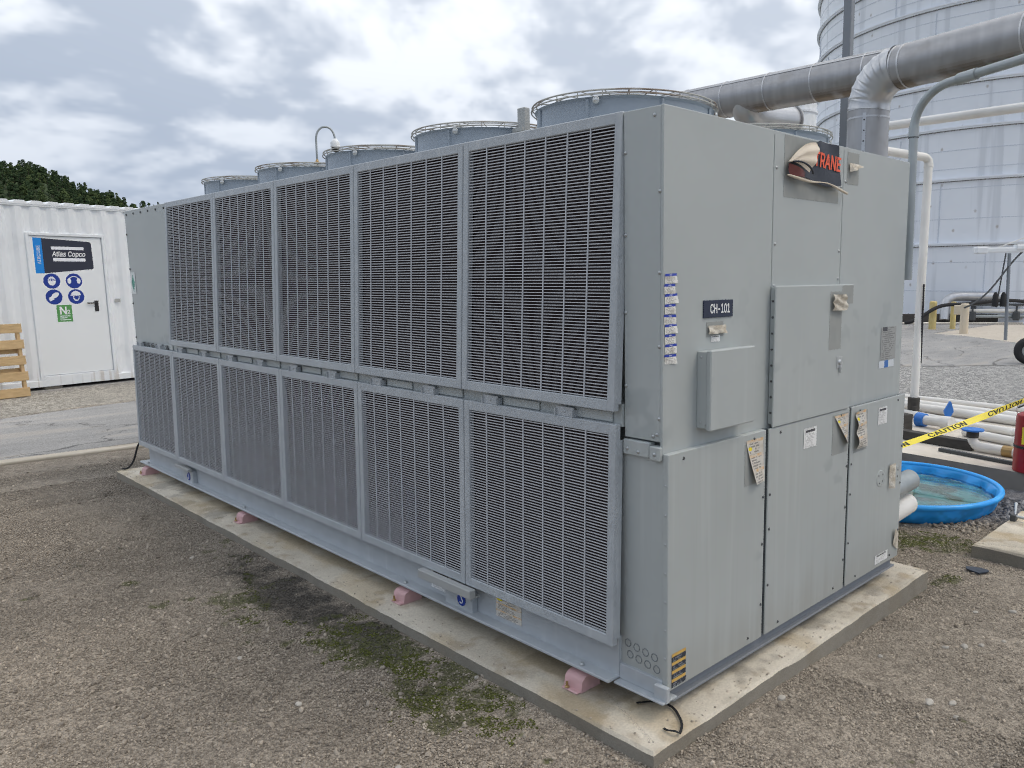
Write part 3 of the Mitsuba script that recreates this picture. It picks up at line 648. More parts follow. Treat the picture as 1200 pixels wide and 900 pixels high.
# peeling banner
residue(.865, 1.385, 2.335, 2.612, .0008, ch)
def banner():
    k = tag(key('banner', ch), 'dark banner with orange letters peeling off the end panel')
    def grid(xx, yy, zz):
        n, m_ = xx.shape; i = np.arange(n * m_).reshape(n, m_)
        q = np.stack([i[:-1, :-1], i[:-1, 1:], i[1:, 1:], i[1:, :-1]], -1).reshape(-1, 4)
        return trimesh.Trimesh(np.stack([xx, yy, zz], -1).reshape(-1, 3), np.vstack([q[:, [0, 1, 2]], q[:, [0, 2, 3]]]), process=False)
    s, t = np.meshgrid(np.linspace(0, 1, 31), np.linspace(0, 1, 13))
    lo = 2.425 - .012 * s + .012 * np.sin(s * 7); hi = 2.468 + .148 * np.clip(s * 1.7, 0, 1) ** .8
    yy = .87 + (.485 + .02 * (1 - t)) * s; zz = lo + (hi - lo) * t
    xx = .010 + .008 * np.sin(s * 11 + t * 2) * t + .014 * (1 - t)
    scene[k] = ply(grid(xx, yy, zz), 'vinyl_dark', smooth=True)
    # cream back of the left end, folded forward over the print: from the left tip up to the top edge and down to a point
    s, t = np.meshgrid(np.linspace(0, 1, 17), np.linspace(0, 1, 17))
    A_ = np.array([.868, 2.490]); B_ = np.array([1.135, 2.604]); Cc = np.array([1.015, 2.452])
    top_y = A_[0] + (B_[0] - A_[0]) * s; top_z = A_[1] + (B_[1] - A_[1]) * s + .030 * np.sin(np.pi * s)
    low_y = A_[0] + (Cc[0] - A_[0]) * s ** .9; low_z = A_[1] + (Cc[1] - A_[1]) * s + .012 * np.sin(np.pi * s)
    yy = top_y * (1 - t) + low_y * t; zz = top_z * (1 - t) + low_z * t
    xx = .020 + .036 * np.sin(np.pi * np.clip(t, 0, 1) * .75) * (.35 + .65 * s) + .006 * np.sin(t * 15 + s * 4) * s
    obj('folded_flap', grid(xx, yy, zz), 'vinyl_back', k, smooth=True, label='cream back of the banner folded forward')
    s, t = np.meshgrid(np.linspace(0, 1, 15), np.linspace(0, 1, 9))
    yy = .872 + .15 * s; zz = 2.430 + (.055 - .03 * s) * t; xx = .020 + .016 * np.sin(s * 3.1)
    obj('inner_fold', grid(xx, yy, zz), 'vinyl_red', k, smooth=True, label='red print inside the fold')
    obj('flap_edge', tube(smoothpath([(.045, .872, 2.488), (.062, .93, 2.488), (.070, .975, 2.472), (.062, 1.02, 2.446)], 20), .0045, 8), 'vinyl_dark', k, smooth=True)
    c = smoothpath([(.020, .862, 2.432), (.040, .95, 2.418), (.046, 1.05, 2.412), (.042, 1.19, 2.418), (.038, 1.28, 2.408), (.032, 1.36, 2.396), (.028, 1.43, 2.386)], 36)
    r = .0048 + .0022 * np.sin(np.linspace(0, 9, 36)); r[0] = .003
    obj('bottom_hem', tube(c, r, 10), 'vinyl_back', k, smooth=True, label='cream bottom hem curled outward')
    obj('lettering', text('TRANE', .066, .0015, (.0235, 1.090, 2.496), Y + np.array([-.012, 0, -.03]), Z, bold=True, shear=.12, sx=.90), 'ink_orange', k)
banner()
residue(1.475, 1.60, 2.44, 2.60, .0008, ch)
m, uv = sheet((.004, 1.485, 2.50), Y, Z, .10, .045, lambda s, t: (0 * s, .03 * s * (1 - t), .006 + .03 * np.abs(np.sin(5 * s)) * (1 - t)), 8, 6, 3)
obj('torn_label', m, 'print_label', ch, uv=uv, smooth=True, label='scrap of torn label near the top edge')
# side labels on the base rail
def side_label(name, x, z, w, h, kind, label, y=-.0145):
    m, uv = sheet((x, y, z), X, Z, w, h, kind=kind); obj(name, m, 'print_label', ch, uv=uv, label=label)
side_label('notice', -1.66, .262, .19, .11, 2, 'white notice on the base rail beside the lifting lug')
side_label('warning_label', -1.085, .265, .20, .115, 1, 'white and orange label on the base rail')
for xa in (-1.36, -5.30):
    k = obj('lifting_lug', cat_([bx(xa - .12, xa + .12, -.05, -.0125, .232, .345, .004)]), 'guard_metal', ch)
    if xa > -3: obj('channel', cat_([bx(xa - .28, xa + .19, -.115, -.075, .350, .398, .004), bx(xa - .28, xa + .19, -.075, -.05, .352, .360)]), 'grey_cover', k)
    else: obj('channel', bx(xa - .2, xa + .12, -.085, -.05, .345, .372, .003), 'grey_cover', k)
    obj('chain_bolts', cat_([dome((xa + dx, -.05, .335), -Y, .012) for dx in (-.10, -.02)] + [local(torus(.011, .003, (0, 0, 0), 14, 6), (xa + .02, -.054, .325), X, Z, Y)]), 'zinc', k, kind='stuff', label='shackle pieces on the lug')
    obj('hook_sign', local(lathe([(0, .002), (.036, .002), (.036, 0)], 24), (xa + .03, -.051, .292), X, Z, -Y), 'picto_blue', k, label='round blue hook sign')
    a = np.linspace(-2.6, 1.2, 14); hk = [(xa + .03 + .013 * math.cos(q), -.0545, .285 + .013 * math.sin(q)) for q in a] + [(xa + .03, -.0545, .312)]
    obj('hook_mark', tube(np.array(hk), .0028, 6), 'ink_white', k)
# disconnect handle on the roof edge
obj('roof_sensor', cat_([bx(-1.345, -1.285, .42, .46, 2.61, 2.855, .004), bx(-1.36, -1.29, .405, .42, 2.735, 2.755), bx(-1.362, -1.352, .40, .42, 2.61, 2.75)]), 'grey_cover', ch, label='small upright box on the roof between the first two fans')

# fans: near row seen, far row behind it
def fan(cx, cy):
    k = obj('fan', cat_([lathe([(.450, 2.612), (.432, 2.65), (.428, 2.752), (.440, 2.762), (.418, 2.762), (.412, 2.66), (.412, 2.612)], 64, (cx, cy, 0))] + [bx(cx + .43 * math.cos(a) - .008, cx + .43 * math.cos(a) + .008, cy + .43 * math.sin(a) - .008, cy + .43 * math.sin(a) + .008, 2.62, 2.755) for a in np.arange(8) * math.pi / 4 + .35]), 'shroud_paint', ch, smooth=35)
    ms = [torus(.452, .0036, (cx, cy, 2.785), 64, 6), torus(.456, .0032, (cx, cy, 2.768), 64, 6), torus(.430, .0026, (cx, cy, 2.792), 64, 6)]
    ms += [torus(r, .0024, (cx, cy, 2.793 + (.43 - r) * .03), 40, 5) for r in (.36, .29, .22, .15, .09)]
    for a in np.arange(24) * math.pi / 12:
        c, s = math.cos(a), math.sin(a)
        ms.append(tube([(cx + .05 * c, cy + .05 * s, 2.803), (cx + .43 * c, cy + .43 * s, 2.791), (cx + .453 * c, cy + .453 * s, 2.783), (cx + .455 * c, cy + .455 * s, 2.760)], .0022, 5))
    obj('guard', cat_(ms), 'guard_wire', k)
    for a in (-1.12, -2.8, .6, 2.2): obj('clip_button', dome((cx + .444 * math.cos(a), cy + .444 * math.sin(a), 2.745), (math.cos(a), math.sin(a), 0), .017, 12), 'zinc', k, smooth=50)
    obj('hub', lathe([(.0, 2.70), (.07, 2.70), (.08, 2.68), (.08, 2.63), (0, 2.63)], 24, (cx, cy, 0)), 'dark_metal', k, smooth=30)
    for b in range(5):
        a0 = b * 2 * math.pi / 5 + cx; P = []
        for r in (.07, .2, .33, .40):
            for q in (-.30, .30):
                qa = a0 + q * (.9 if r > .1 else .6); P.append((cx + r * math.cos(qa), cy + r * math.sin(qa), 2.665 + .03 * (1 if q > 0 else -1)))
        obj('blade', trimesh.Trimesh(np.array(P), [[0, 1, 3], [0, 3, 2], [2, 3, 5], [2, 5, 4], [4, 5, 7], [4, 7, 6]], process=False), 'dark_metal', k)
    return k
for i in range(5): fan(-.745 - 1.04 * i, .6)
for i in range(5): fan(-.745 - 1.04 * i, 1.74)

# rubber mounts under the flange
MD = ['pink rubber mount nearest the corner of the chiller', 'pink rubber mount under the lettered lifting lug, second from the near corner', 'pink rubber mount third from the near corner along the pad', 'pink rubber mount farthest away at the end of the pad by the road']
for xx, dsc in zip((-.44, -1.88, -4.12, -6.36), MD):
    k = thing('vibration_mount', dsc, 'rubber mount', 'pink rubber mounts under the chiller')
    a = np.linspace(0, np.pi, 10); prof = [(-.062, .131)] + [(-.058 * math.cos(q), .158 + .045 * math.sin(q) ** .7) for q in a] + [(.062, .131)]
    m = extr(Polygon([(p[0], p[1]) for p in prof]), .11)
    body = trimesh.Trimesh(np.c_[xx - .055 + np.asarray(m.vertices)[:, 2], -.035 + np.asarray(m.vertices)[:, 0], np.minimum(np.asarray(m.vertices)[:, 1], .2155)], m.faces, process=False); body.fix_normals()
    obj('body', body, 'mount_pink', k, smooth=40)
    obj('foot', bx(xx - .05, xx + .05, -.120, -.06, .1305, .140, .004), 'mount_pink', k)
    obj('anchor_bolt', cat_([dome((xx - .02, -.112, .143), Z, .012), tube([(xx - .02, -.112, .143), (xx - .02, -.112, .168)], .006, 8)]), 'brass', k)
# black strap on the pad, cable at the far end
pts = smoothpath([(-.14, .0, .14), (-.10, .055, .139), (-.064, .078, .139), (.0, .078, .139), (.05, .05, .139), (.10, .01, .139), (.135, -.04, .139), (.142, -.056, .139)], 36)
s2 = smoothpath([(.142, -.056, .140), (.128, -.07, .150), (.10, -.072, .142), (.07, -.070, .139)], 14)
def strap(P, w=.011, th=.003):
    P = np.asarray(P); t = np.gradient(P, axis=0); t[:, 2] = 0; t /= np.linalg.norm(t, axis=1, keepdims=True); sd = np.c_[-t[:, 1], t[:, 0], 0 * t[:, 0]] * w / 2
    V = np.vstack([P - sd, P + sd, P + sd + [0, 0, th], P - sd + [0, 0, th]]); n = len(P); i = np.arange(n - 1); Fs = []
    for a, b in ((0, 1), (1, 2), (2, 3), (3, 0)):
        Fs += [np.stack([a * n + i, b * n + i, b * n + i + 1], 1), np.stack([a * n + i, b * n + i + 1, a * n + i + 1], 1)]
    return trimesh.Trimesh(V, np.vstack(Fs), process=False)
obj('plastic_strap', strap(np.vstack([pts, s2[1:]])), 'black_plastic', label='loose black plastic strap lying on the near corner of the pad', cat='strap')
obj('power_cable', tube(smoothpath([(-6.55, -.03, .43), (-6.60, -.06, .36), (-6.63, -.09, .24), (-6.67, -.13, .16), (-6.73, -.17, .142)], 24), .009, 8), 'rubber_black', label='black cable hanging from the far end of the chiller', cat='cable', smooth=True)

# pipe stubs coming out behind the chiller
for (ex, ey, ez), t, dsc in (((-.078, 2.66, .64), 'grey', 'upper grey pipe stub between chiller and blue pool'), ((-.072, 2.63, .487), 'pvc', 'lower pale pipe stub between chiller and blue pool')):
    k = thing('pipe_stub', dsc, 'pipe')
    obj('jacket', tube([(ex, 2.255, ez - .02), (ex, ey, ez), (ex, ey + .012, ez + .001)], [.068, .068, .060], 28, caps=False), 'galv_pipe' if t == 'grey' else 'pvc', k, smooth=40)
    obj('end_cap', tube([(ex, ey + .004, ez), (ex, ey + .010, ez)], .062, 28), 'grey_cover', k, smooth=30)

# ------------------------------------------------------------------ blue pool
px, py, pr = -.827, 4.340, .8168
RF, ZF = .8168 / .7726, .158 / .268
pool = thing('wading_pool', 'round bright blue plastic wading pool half full of murky water', 'wading pool')
def wavy(prof, seg=96, amp=.012, k=16):
    m = lathe([(q[0] * RF, q[1] * ZF) for q in prof], seg, (0, 0, 0)); v = np.asarray(m.vertices).copy(); a = np.arctan2(v[:, 1], v[:, 0]); r = np.hypot(v[:, 0], v[:, 1])
    f = np.clip(np.sin(a * k) * 2.2, -1, 1) * amp * ((v[:, 2] > .05 * ZF) & (v[:, 2] < .235 * ZF)); sc = np.where(r > .1, (r + f) / np.maximum(r, 1e-6), 1)
    v[:, 0] *= sc; v[:, 1] *= sc; v[:, 0] += px; v[:, 1] += py
    return trimesh.Trimesh(v, m.faces, process=False)
wall = [(0, .006), (.66, .006), (.69, .02), (.70, .06), (.715, .12), (.728, .18), (.735, .235), (.742, .25), (.752, .27)]
inner = [(.728, .262), (.716, .235), (.708, .18), (.695, .12), (.68, .06), (.665, .03), (0, .03)]
obj('wall', wavy(wall[1:]), 'blue_plastic', pool, smooth=50)
obj('inner_wall', wavy(inner[:-1], k=16), 'blue_plastic', pool, smooth=50)
obj('rim', torus(pr - .024, .024, (px, py, .158), 96, 12), 'blue_plastic', pool, smooth=True)
obj('bottom', lathe([(.690 * RF, .048), (0, .048)], 64, (px, py, 0)), 'pool_bottom', pool)
wm = lathe([(0, .050), (.690 * RF, .050), (.706 * RF, .092), (0, .092)], 72, (px, py, 0))
obj('water', wm, 'water_glass', pool, label='murky green water')

# ------------------------------------------------------------------ pipes lying on the slab
ZS = .17
def on(a, b, r, z=None): 
    z = ZS + r + .002 if z is None else z
    return [(a[0], a[1], z), (b[0], b[1], z)]
def pipe_thing(a, b, r, dsc, z=None, couple=None):
    k = thing('plastic_pipe', dsc, 'pipe', 'white pipes lying on the slab')
    P = on(a, b, r, z); obj('barrel', tube(P, r, 20), 'pvc', k, smooth=40)
    if couple:
        for f in couple:
            c = np.array(P[0]) * (1 - f) + np.array(P[1]) * f; d = (np.array(P[1]) - np.array(P[0])); d /= np.linalg.norm(d)
            obj('coupling', tube([c - d * .07, c + d * .07], r * 1.16, 20), 'pvc', k, smooth=40)
    return k
pipe_thing((-4.0, 9.05), (1.2, 8.75), .038, 'longest thin white pipe at the back edge of the slab', couple=(.55,))
pipe_thing((-4.0, 8.55), (1.2, 7.85), .058, 'thick white pipe second from the back of the slab', couple=(.7,))
pipe_thing((-3.6, 8.28), (1.3, 7.45), .058, 'thick white pipe third from the back of the slab')
pipe_thing((-2.5, 7.75), (-.75, 7.12), .04, 'slanting white pipe behind the blue valve handle')
pipe_thing((-1.60, 7.28), (1.0, 6.85), .045, 'thin white pipe just behind the red can')
k = pipe_thing((-1.15, 6.75), (-.45, 6.50), .05, 'short white pipe with a tee fitting left of the red can')
obj('tee', cat_([tube([(-.55, 6.53, .223), (-.40, 6.475, .223)], .072, 18), tube([(-.47, 6.505, .223), (-.46, 6.5, .36)], .06, 18)]), 'pvc', k, smooth=40)
k = thing('elbow_pipe', 'white elbow pipe with a round blue flange on top', 'pipe')
r = .05; fxx, fyy = -.82, 6.03
obj('barrel', tube(path([(fxx, fyy, .33)], [(fxx, fyy, .315)], arc((fxx, fyy, .31), (fxx, fyy, .225), (fxx + .09, fyy - .012, .225)), [(-.15, 5.93, .225)]), r, 20), 'pvc', k, smooth=50)
obj('collar', tube([(fxx, fyy, .315), (fxx, fyy, .385)], .060, 20), 'dark_timber', k, smooth=40)
obj('flange', tube([(fxx, fyy, .386), (fxx, fyy, .402)], .108, 28), 'valve_blue', k, smooth=40)
obj('fitting', tube([(-.50, 5.984, .225), (-.40, 5.97, .225)], .058, 14), 'brass', k)
k = thing('valve_elbow', 'white pipe elbow with a blue flange at the foot of the tall white pipe', 'pipe')
obj('flange', tube([(-1.80, 7.05, .25), (-1.70, 7.02, .255)], [.088, .078], 24), 'valve_blue', k, smooth=40)
obj('barrel', tube([(-1.70, 7.02, .255), (-1.36, 6.93, .27)], .058, 20), 'pvc', k, smooth=40)
obj('coupling', tube([(-1.48, 6.96, .266), (-1.36, 6.93, .271)], .075, 20), 'pvc', k, smooth=40)
k = thing('diamond_valve', 'blue diamond shaped valve handle standing among the white pipes', 'valve')
hm = extr(Polygon([(-.045, 0), (0, -.11), (.045, 0), (0, .11)]).buffer(.012), .03)
obj('handle', local(hm, (-1.55, 7.32, .345), np.array([.78, .62, 0]), np.array([.1, 0, 1.0]), np.array([.62, -.78, 0])), 'valve_blue', k)
obj('stem', tube([(-1.55, 7.32, .175), (-1.55, 7.32, .25)], .02, 10), 'dark_metal', k)
obj('timber_beam', local(bx(-1.2, .30, -.09, .09, .172, .36, .006), (-2.05, 6.75, 0), np.array([.95, -.31, 0]), np.array([.31, .95, 0]), Z), 'dark_timber', label='thick black timber block behind the caution tape, against the chiller', cat='timber')
obj('timber_beam', local(bx(-1.8, .42, -.06, .06, .172, .27, .005), (-1.22, 6.12, 0), np.array([.985, -.17, 0]), np.array([.17, .985, 0]), Z), 'dark_timber', label='long low black timber lying in front of the blue flange', cat='timber')
obj('steel_bar', local(bx(0, .95, -.025, .025, .172, .205), (-1.06, 5.80, 0), np.array([.98, -.2, 0]), np.array([.2, .98, 0]), Z), 'dark_metal', label='thin dark bar along the front of the pipe slab', cat='bar')
# red can
can = thing('red_can', 'dark red cylindrical metal can with a yellow label on the slab', 'can')
cx, cy = -.10, 5.50
obj('body', lathe([(0, .172), (.158, .172), (.165, .18), (.163, .40), (.165, .41), (.163, .42), (.160, .675), (.152, .70), (.06, .745), (0, .75)], 40, (cx, cy, 0)), 'red_paint', can, smooth=35)
obj('strap', lathe([(.1665, .398), (.1685, .402), (.1685, .418), (.1665, .422)], 40, (cx, cy, 0)), 'black_plastic', can)
obj('cap', lathe([(0, .80), (.03, .80), (.035, .78), (.035, .742), (.06, .742)], 20, (cx, cy, 0)), 'dark_metal', can, smooth=35)
obj('lever', tube(smoothpath([(cx - .03, cy - .03, .80), (cx - .08, cy - .06, .79), (cx - .13, cy - .09, .765)], 10), .009, 8), 'dark_metal', can, smooth=True)
obj('bail', tube(smoothpath([(cx - .15, cy - .02, .70), (cx - .14, cy - .05, .80), (cx - .04, cy - .03, .90), (cx + .08, cy, .88), (cx + .15, cy + .02, .71)], 20), .004, 6), 'zinc', can, smooth=True)
aa = np.linspace(-1.95, -.6, 12); V = np.array([(cx + .1665 * math.cos(q), cy + .1665 * math.sin(q), z) for z in (.44, .60) for q in aa])
i = np.arange(11); obj('sticker', trimesh.Trimesh(V, np.vstack([np.stack([i, i + 1, i + 13], 1), np.stack([i, i + 13, i + 12], 1)]), process=False), 'tape_yellow', can, label='yellow sticker')
# rod and bolts on the side slab
k = thing('clamp_rod', 'grey metal rod with clamps lying across the small right slab', 'rod')
obj('rod', tube([(.150, 4.20, .19), (.20, 4.02, .135), (.9, 4.02, .125)], .012, 10), 'zinc', k)
obj('clamp', bx(.17, .21, 3.99, 4.05, .101, .15, .004), 'dark_metal', k); obj('clamp', bx(.36, .40, 3.83, 3.92, .101, .15, .004), 'dark_metal', k)

# caution tape
A_, B_ = np.array([-.45, 2.26, .90]), np.array([.30, 6.2, .93])
A_ = np.array([-.20, 2.70, .842]); B_ = np.array([-.1697, 5.35, .871])
dirn = (B_ - A_) / np.linalg.norm(B_ - A_)
A0 = A_ - dirn * .45; B0 = B_ + dirn * 1.6; Lt = np.linalg.norm(B0 - A0); NT = 60
ss = np.linspace(0, 1, NT); ctr = A0 + (B0 - A0) * ss[:, None]; ctr[:, 2] -= .03 * np.sin(np.pi * ss)
def tape_frame(f):
    c = A0 + (B0 - A0) * f; c = c - Z * .03 * math.sin(math.pi * f)
    tilt = .45 + .75 * math.sin(6.0 * f + .4)
    n = np.cross(dirn, Z); n /= np.linalg.norm(n)          # across, horizontal
    v = math.cos(tilt) * np.cross(n, dirn) + math.sin(tilt) * -n
    return c, v / np.linalg.norm(v)
Vt = np.array([[tape_frame(f)[0] - tape_frame(f)[1] * .026, tape_frame(f)[0] + tape_frame(f)[1] * .026] for f in ss]).reshape(-1, 3)
i = np.arange(NT - 1) * 2
tp = thing('caution_tape', 'yellow plastic tape printed CAUTION stretched from the chiller past the pool', 'tape')
obj('ribbon', trimesh.Trimesh(Vt, np.vstack([np.stack([i, i + 2, i + 3], 1), np.stack([i, i + 3, i + 1], 1)]), process=False), 'tape_yellow', tp, smooth=True)
def tape_text(d0, h, length, flip=False):
    m = meshkit.text_mesh('CAUTION', h, .001, True); v = np.asarray(m.vertices).copy(); v[:, 0] *= length / v[:, 0].max(); out = np.zeros_like(v)
    for j, (x, y, z) in enumerate(v):
        f = (d0 + x) / Lt; c, vv = tape_frame(min(max(f, 0), 1)); nn = np.cross(dirn, vv)
        nn = nn if nn @ (CAM - c) > 0 else -nn
        out[j] = c + vv * ((y - h / 2) * (-1 if flip else 1)) + nn * (.0015 + z)
    return trimesh.Trimesh(out, m.faces, process=False)
for d0, ln, fl in ((.02, .62, False), (.98, .72, False), (2.18, .86, True), (3.4, .9, True)):
    obj('lettering', tape_text(d0, .036, ln, fl), 'ink_black', tp)

# ------------------------------------------------------------------ big insulated pipes, conduit, column
k = thing('insulated_pipe', 'large metal clad pipe rising behind the chiller and bending to the right', 'pipe')
v0 = np.array([-.83, 3.40, 0]); e = np.array([.287 + .83, 3.171 - 3.40, 0]); e /= np.linalg.norm(e); R = .149; zc = 3.44; br = .24
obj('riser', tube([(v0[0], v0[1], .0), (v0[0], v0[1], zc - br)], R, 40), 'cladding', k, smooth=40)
th = np.linspace(0, np.pi / 2, 8); el = [v0 + e * br * (1 - math.cos(q)) + Z * (zc - br + br * math.sin(q)) for q in th]
gm = []
for q in range(7):
    P = np.array(el[q:q + 2]); d_ = P[1] - P[0]; d_ /= np.linalg.norm(d_)
    gm.append(tube([P[0] - d_ * .012, P[0] + d_ * .01, (P[0] + P[1]) / 2, P[1] - d_ * .01, P[1] + d_ * .012], [R + .006, R + .001, R + .002, R + .001, R + .006], 40, caps=False))
obj('elbow', cat_(gm), 'cladding_bright', k, smooth=25, label='bright gored elbow')
obj('header', tube([v0 + e * br + Z * zc, v0 + e * 3.6 + Z * zc], R, 40), 'cladding', k, smooth=40)
for P, d_ in ((v0 + Z * (zc - br - .012), Z), (v0 + Z * (zc - br - .075), Z), (v0 + e * (br + .02) + Z * zc, e), (v0 + e * (br + .09) + Z * zc, e), (v0 + e * (br + .95) + Z * zc, e)):
    obj('band', tube([P - d_ * .006, P + d_ * .006], R + .0035, 40), 'cladding_bright', k, smooth=30)
seam_dir = np.array([.26, -.965, 0])
obj('lap_seam', local(bx(-.012, .012, 0, 1.9, 0, .003), v0 + seam_dir * (R - .0005) + Z * (zc - br - 1.95), np.array([.965, .26, 0]), Z, seam_dir), 'cladding_bright', k)
obj('rivets', cat_([dome(v0 + seam_dir * (R + .0025) + Z * (zc - br - .1 - .075 * j), seam_dir, .0065) for j in range(14)]), 'dark_metal', k, kind='stuff', label='rivets down the lap seam')

k = thing('insulated_pipe', 'large metal clad pipe running level behind the chiller roof fans', 'pipe')
ends = (-4.4, -.7); yb, zb, rb = 4.55, 3.75, .172
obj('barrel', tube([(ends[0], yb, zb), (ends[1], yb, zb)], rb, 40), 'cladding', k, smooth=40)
for x in np.arange(-3.9, -.9, .50): obj('band', tube([(x, yb, zb), (x + .012, yb, zb)], rb + .004, 40), 'cladding_bright', k, smooth=30)
obj('lap_seam', local(bx(-.0, 3.7, -.006, .006, 0, .004), (-4.4, yb - rb * .70, zb + rb * .72), X, np.array([0, .7, .7]), np.array([0, -.7, .7])), 'cladding_bright', k)
obj('branch', tube(path(arc((-2.70, 4.55, 3.74), (-2.70, 4.55, 3.52), (-2.68, 4.85, 3.58), 9), [(-2.68, 5.35, 3.62)]), .155, 32), 'cladding_bright', k, smooth=40, label='bright branch elbow under the level pipe')
obj('branch_flange', tube([(-2.68, 5.35, 3.62), (-2.68, 5.37, 3.62)], .175, 32), 'cladding', k, smooth=30)
obj('steel_column', cat_([bx(-2.07, -1.985, 5.32, 5.40, 0, 7.2, .006)]), 'steel_grey', label='tall grey square steel column behind the bent pipe', cat='column')

k = thing('metal_conduit', 'grey galvanised conduit hanging beside the chiller and bending right', 'conduit')
cpath = path([(-.145, 2.625, 1.946)], [(-.165, 2.66, 2.80)], [(-.17, 2.67, 2.89)], arc((-.17, 2.67, 2.90), (-.165, 2.69, 3.10), (.05, 2.605, 3.112), 9), [(.196, 2.535, 3.115)], [(1.6, 1.93, 3.14)])
obj('barrel', tube(cpath, .0265, 20), 'galv_pipe', k, smooth=50)
obj('coupling', tube([(-.168, 2.665, 2.83), (-.170, 2.67, 2.90)], .0305, 20), 'galv_pipe', k, smooth=40)
obj('coupling', tube([(.13, 2.563, 3.1135), (.25, 2.512, 3.116)], .0325, 20), 'galv_pipe', k, smooth=40)
obj('joint_ring', tube([(-.168, 2.665, 2.826), (-.168, 2.665, 2.832)], .032, 20), 'dark_metal', k)

k = thing('white_riser', 'tall white plastic pipe rising from the slab and turning left at the top', 'pipe')
b0, t0_, l0 = np.array([-2.13, 7.70, .19]), np.array([-2.372, 8.38, 3.43]), np.array([-2.75, 6.9, 3.55])
c0 = np.array([-2.377, 8.402, 3.511])
obj('barrel', tube(path([b0], [t0_], arc(t0_, c0, c0 + (l0 - c0) * .08), [l0]), .054, 20), 'pvc', k, smooth=50)
obj('coupling', cat_([tube([t0_ * .985 + b0 * .015, t0_], .06, 20)]), 'pvc', k, smooth=40)
obj('foot_valve', cat_([tube([b0 + [0, 0, .02], b0 + [0, 0, .22]], .075, 18), tube([b0 + [.05, -.08, .02], b0 + [.05, -.08, .12]], .03, 10)]), 'dark_timber', k, smooth=40)
obj('plastic_header', tube([(-3.25, 8.07, 3.93), (4.0, 8.07, 3.93)], .055, 20), 'pvc', label='level pale plastic pipe crossing in front of the tank', cat='pipe', smooth=40)
obj('dark_strip', tube([(-2.19, 7.98, 1.86), (-2.13, 7.86, .84)], .013, 8), 'rubber_black', label='thin black strip standing against the tall white pipe', cat='strip', smooth=True)

# ------------------------------------------------------------------ storage tank
tk = thing('storage_tank', 'huge pale storage tank with horizontal stiffener rings behind the pipes', 'tank')
TC, TR = np.array([-11.36, 42.66, 0]), 10.27
lev = [0.0, 3.27, 5.93, 8.0, 9.8, 11.38, 12.93, 14.45, 15.98, 17.5]
sub = [[1.3, 2.5], [4.3, 5.55], [6.35, 7.1], [8.35, 9.2], [10.25, 10.9], [11.8, 12.4], [13.4, 14.0], [15.2], [16.7]]
SEG = 128
for j in range(len(lev) - 1):
    k = obj('shell_course', lathe([(TR + .004 * (j % 2), lev[j]), (TR + .004 * (j % 2), lev[j + 1])], SEG, TC), 'tank_paint', tk, smooth=20)
    obj('lap_joint', cat_([lathe([(TR, z), (TR + .014, z), (TR + .014, z + .03), (TR, z + .03)], SEG, TC) for z in sub[j]]), 'tank_lap', k)
    # vertical plate seams
    for q in range(9):
        aa_ = q * 2 * math.pi / 9 + .51 * j; ct, st = math.cos(aa_), math.sin(aa_)
        obj('plate_seam', local(bx(-.022, .022, lev[j] + .05, lev[j + 1] - .22, 0, .03), TC + TR * np.array([ct, st, 0]), np.array([-st, ct, 0]), Z, np.array([ct, st, 0])), 'tank_seam' if (q + j) % 3 == 0 else 'tank_lap', k)
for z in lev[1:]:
    obj('ring_shade_strip', lathe([(TR, z - .092), (TR + .03, z - .09), (TR + .03, z - .062), (TR, z - .062)], SEG, TC), 'tank_seam', tk, label='dark strip painted as shade under a stiffener ring')  # added dark strip paints the shade below each ring
    obj('stiffener_ring', lathe([(TR - .01, z - .06), (TR + .12, z - .06), (TR + .12, z), (TR + .16, z), (TR + .16, z + .05), (TR - .01, z + .05)], SEG, TC), 'tank_band', tk)
obj('roof', lathe([(TR + .05, 17.5), (0, 19.3)], SEG, TC), 'tank_paint', tk, smooth=20)
# drain column up the shell, seen right of the pipes
a = math.atan2(CAM[1] - TC[1], CAM[0] - TC[0]); a2 = a + .20
for da, z0, z1, mt in ((.178, .2, 3.2, 'tank_seam'), (.19, .2, 11.0, 'tank_band'), (.165, .2, 11.0, 'tank_band')):
    ct, st = math.cos(a + da), math.sin(a + da)
    obj('cable_duct', local(bx(-.07, .07, z0, z1, .0, .06), TC + (TR + .006) * np.array([ct, st, 0]), np.array([-st, ct, 0]), Z, np.array([ct, st, 0])), mt, tk)
for z in (2.0, 3.4, 4.7, 6.05, 8.1):
    ct, st = math.cos(a + .150), math.sin(a + .150)
    obj('wall_fitting', local(bx(-.07, .07, z, z + .16, 0, .12, .02), TC + TR * np.array([ct, st, 0]), np.array([-st, ct, 0]), Z, np.array([ct, st, 0])), 'tank_seam', tk)
k = thing('process_vessel', 'smaller white vessel standing left of the tank, seen under the level pipe', 'vessel')
vc = np.array([-14.4, 25.2, 0])
obj('shell', lathe([(.85, 0), (.85, 8.35), (.6, 8.8), (0, 8.95)], 40, vc), 'container_white', k, smooth=30)
obj('ring', cat_([lathe([(.85, z), (.90, z), (.90, z + .08), (.85, z + .08)], 40, vc) for z in (2.0, 4.6, 6.7, 8.0)]), 'tank_band', k)

